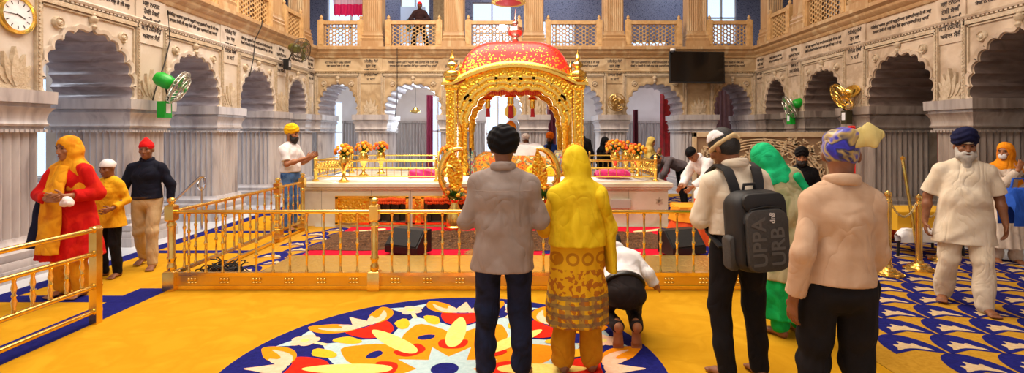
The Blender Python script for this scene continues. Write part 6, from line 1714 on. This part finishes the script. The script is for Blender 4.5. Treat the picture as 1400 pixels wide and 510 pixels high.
# 21 -- bowed figure in orange at the right wall
J = rig(lean=1.0, hp=.5, pelvis=(0, 0, .26), arms=[dict(e=(-.2, .4, .25), w=(-.1, .56, .08), d=(.1, 1, -.1)), dict(e=(.2, .4, .25), w=(.1, .56, .08), d=(-.1, 1, -.1))],
        legs=[dict(k=(-.16, .34, .08), a=(-.08, -.05, .09), f=(0, -1, -.15), u=(0, -.1, -1)), dict(k=(.16, .34, .08), a=(.08, -.05, .09), f=(0, -1, -.15), u=(0, -.1, -1))])
person('person kneeling bowed low in bright orange robe behind the stanchions', (gx(1216, 8.1), 8.1, FZ+.01), PI/2, 1.6, 'tan', J, .011, eyes=False)
ORR = cloth('bright_orange_cloth', '#ee4a10', ['#f25c16', '#d83c0a'])
shirt(J, ORR, 1.8, .82, .035, (.085, .075, .06), 'robe', seed=2, collar=False)
wear(J, 'robe_skirt', ORR, [ec(J['pel']+V(0, .0, .03), J['pel']+V(0, .26, -.1), (1, 0, 0), (.24, .2), (.26, .16)), ell(J['pel']+V(0, -.05, -.09), (.24, .2, .16))], k=.06, disp=folds(.008, 10, 12, 3), cuts=[((0, 0, -1), -.003)])
veil(J, ORR, 1.15, seed=1)
# 22 -- man in the gallery
J = rig(hp=.15, arms=[dict(e=(-.3, .06, 1.12), w=(-.12, .3, .98), d=(.6, .5, .2)), dict(e=(.3, .06, 1.12), w=(.12, .3, .98), d=(-.6, .5, .2))], legs=[dict(k=(-.2, .02, .48), a=(-.26, 0, .085)), dict(k=(.2, .02, .48), a=(.26, 0, .085))])
person('man with red headcloth and dark shirt standing behind the gallery balustrade', (gx(574, 15.3), 15.3, ZG), PI, 1.5, 'dark', J, .013)
shirt(J, cloth('dark_maroon_cloth', '#2c1a1c', '#38201f'), 1.9, .85, .03, (.085, .075, .06), seed=2); trousers(J, BLKT, (.11, .085, .075), .0); patka(J, RDT)
# ------------------------------------------------------------------ light
w = bpy.data.worlds.new('world'); SC.world = w; w.use_nodes = True
bg = w.node_tree.nodes['Background']; bg.inputs[0].default_value = (.80, .89, 1.0, 1); bg.inputs[1].default_value = 2.2
def area(name, loc, rot, sx, sy, e, col):
    l = bpy.data.lights.new(name, 'AREA'); l.shape = 'RECTANGLE'; l.size = sx; l.size_y = sy; l.energy = e; l.color = col
    o = bpy.data.objects.new(name, l); COL.objects.link(o); o.location = loc; o.rotation_euler = rot
    return o
WARM = (1.0, .89, .75)
area('hall_lamp', (-1.8, 9, 8.6), (0, 0, 0), 7, 6, 1600, WARM)
COOL = (.78, .86, 1.0)
for x in (-6, -3.05, -.77, 1.51, 3.79, 6.2): area('passage_fill', (x, 16.6, 3.8), (0, 0, 0), 1.2, .3, 34, COOL)  # unseen fill lights added to brighten the back passage
for a, b, z0, z1 in bw: area('window_daylight', ((a+b)/2, YB+4.06, (z0+z1)/2), (-PI/2, 0, 0), b-a-.08, z1-z0-.08, 70*(b-a)*(z1-z0), (.82, .9, 1))  # daylight at the back windows; the rightmost is fill at the added window
for y in (3, 6.9, 9.1, 11.3, 13.5): area('passage_fill', (-8.2, y, 3.8), (0, 0, 0), .3, 1.2, 34, COOL)  # unseen cool fill added along the left passage
for x in (-5, -.77, 1.51, 5.5): area('gallery_fill', (x, 17, 7.2), (0, 0, 0), 1.5, .5, 60, COOL)  # unseen cool fill added to brighten the back gallery
area('hall_lamp', (-1.5, 1.5, 8.6), (0, 0, 0), 7, 4, 650, (1, .94, .87))
SC.view_settings.view_transform = 'Standard'; SC.view_settings.look = 'None'; SC.view_settings.gamma = 1
SC.view_settings.use_curve_mapping = False; SC.view_settings.exposure = -.25
try:
    SC.cycles.use_denoising = True; SC.cycles.denoiser = 'OPENIMAGEDENOISE'
    SC.cycles.max_bounces = 7; SC.cycles.diffuse_bounces = 4; SC.cycles.glossy_bounces = 4
    SC.cycles.sample_clamp_indirect = 6
except Exception: pass
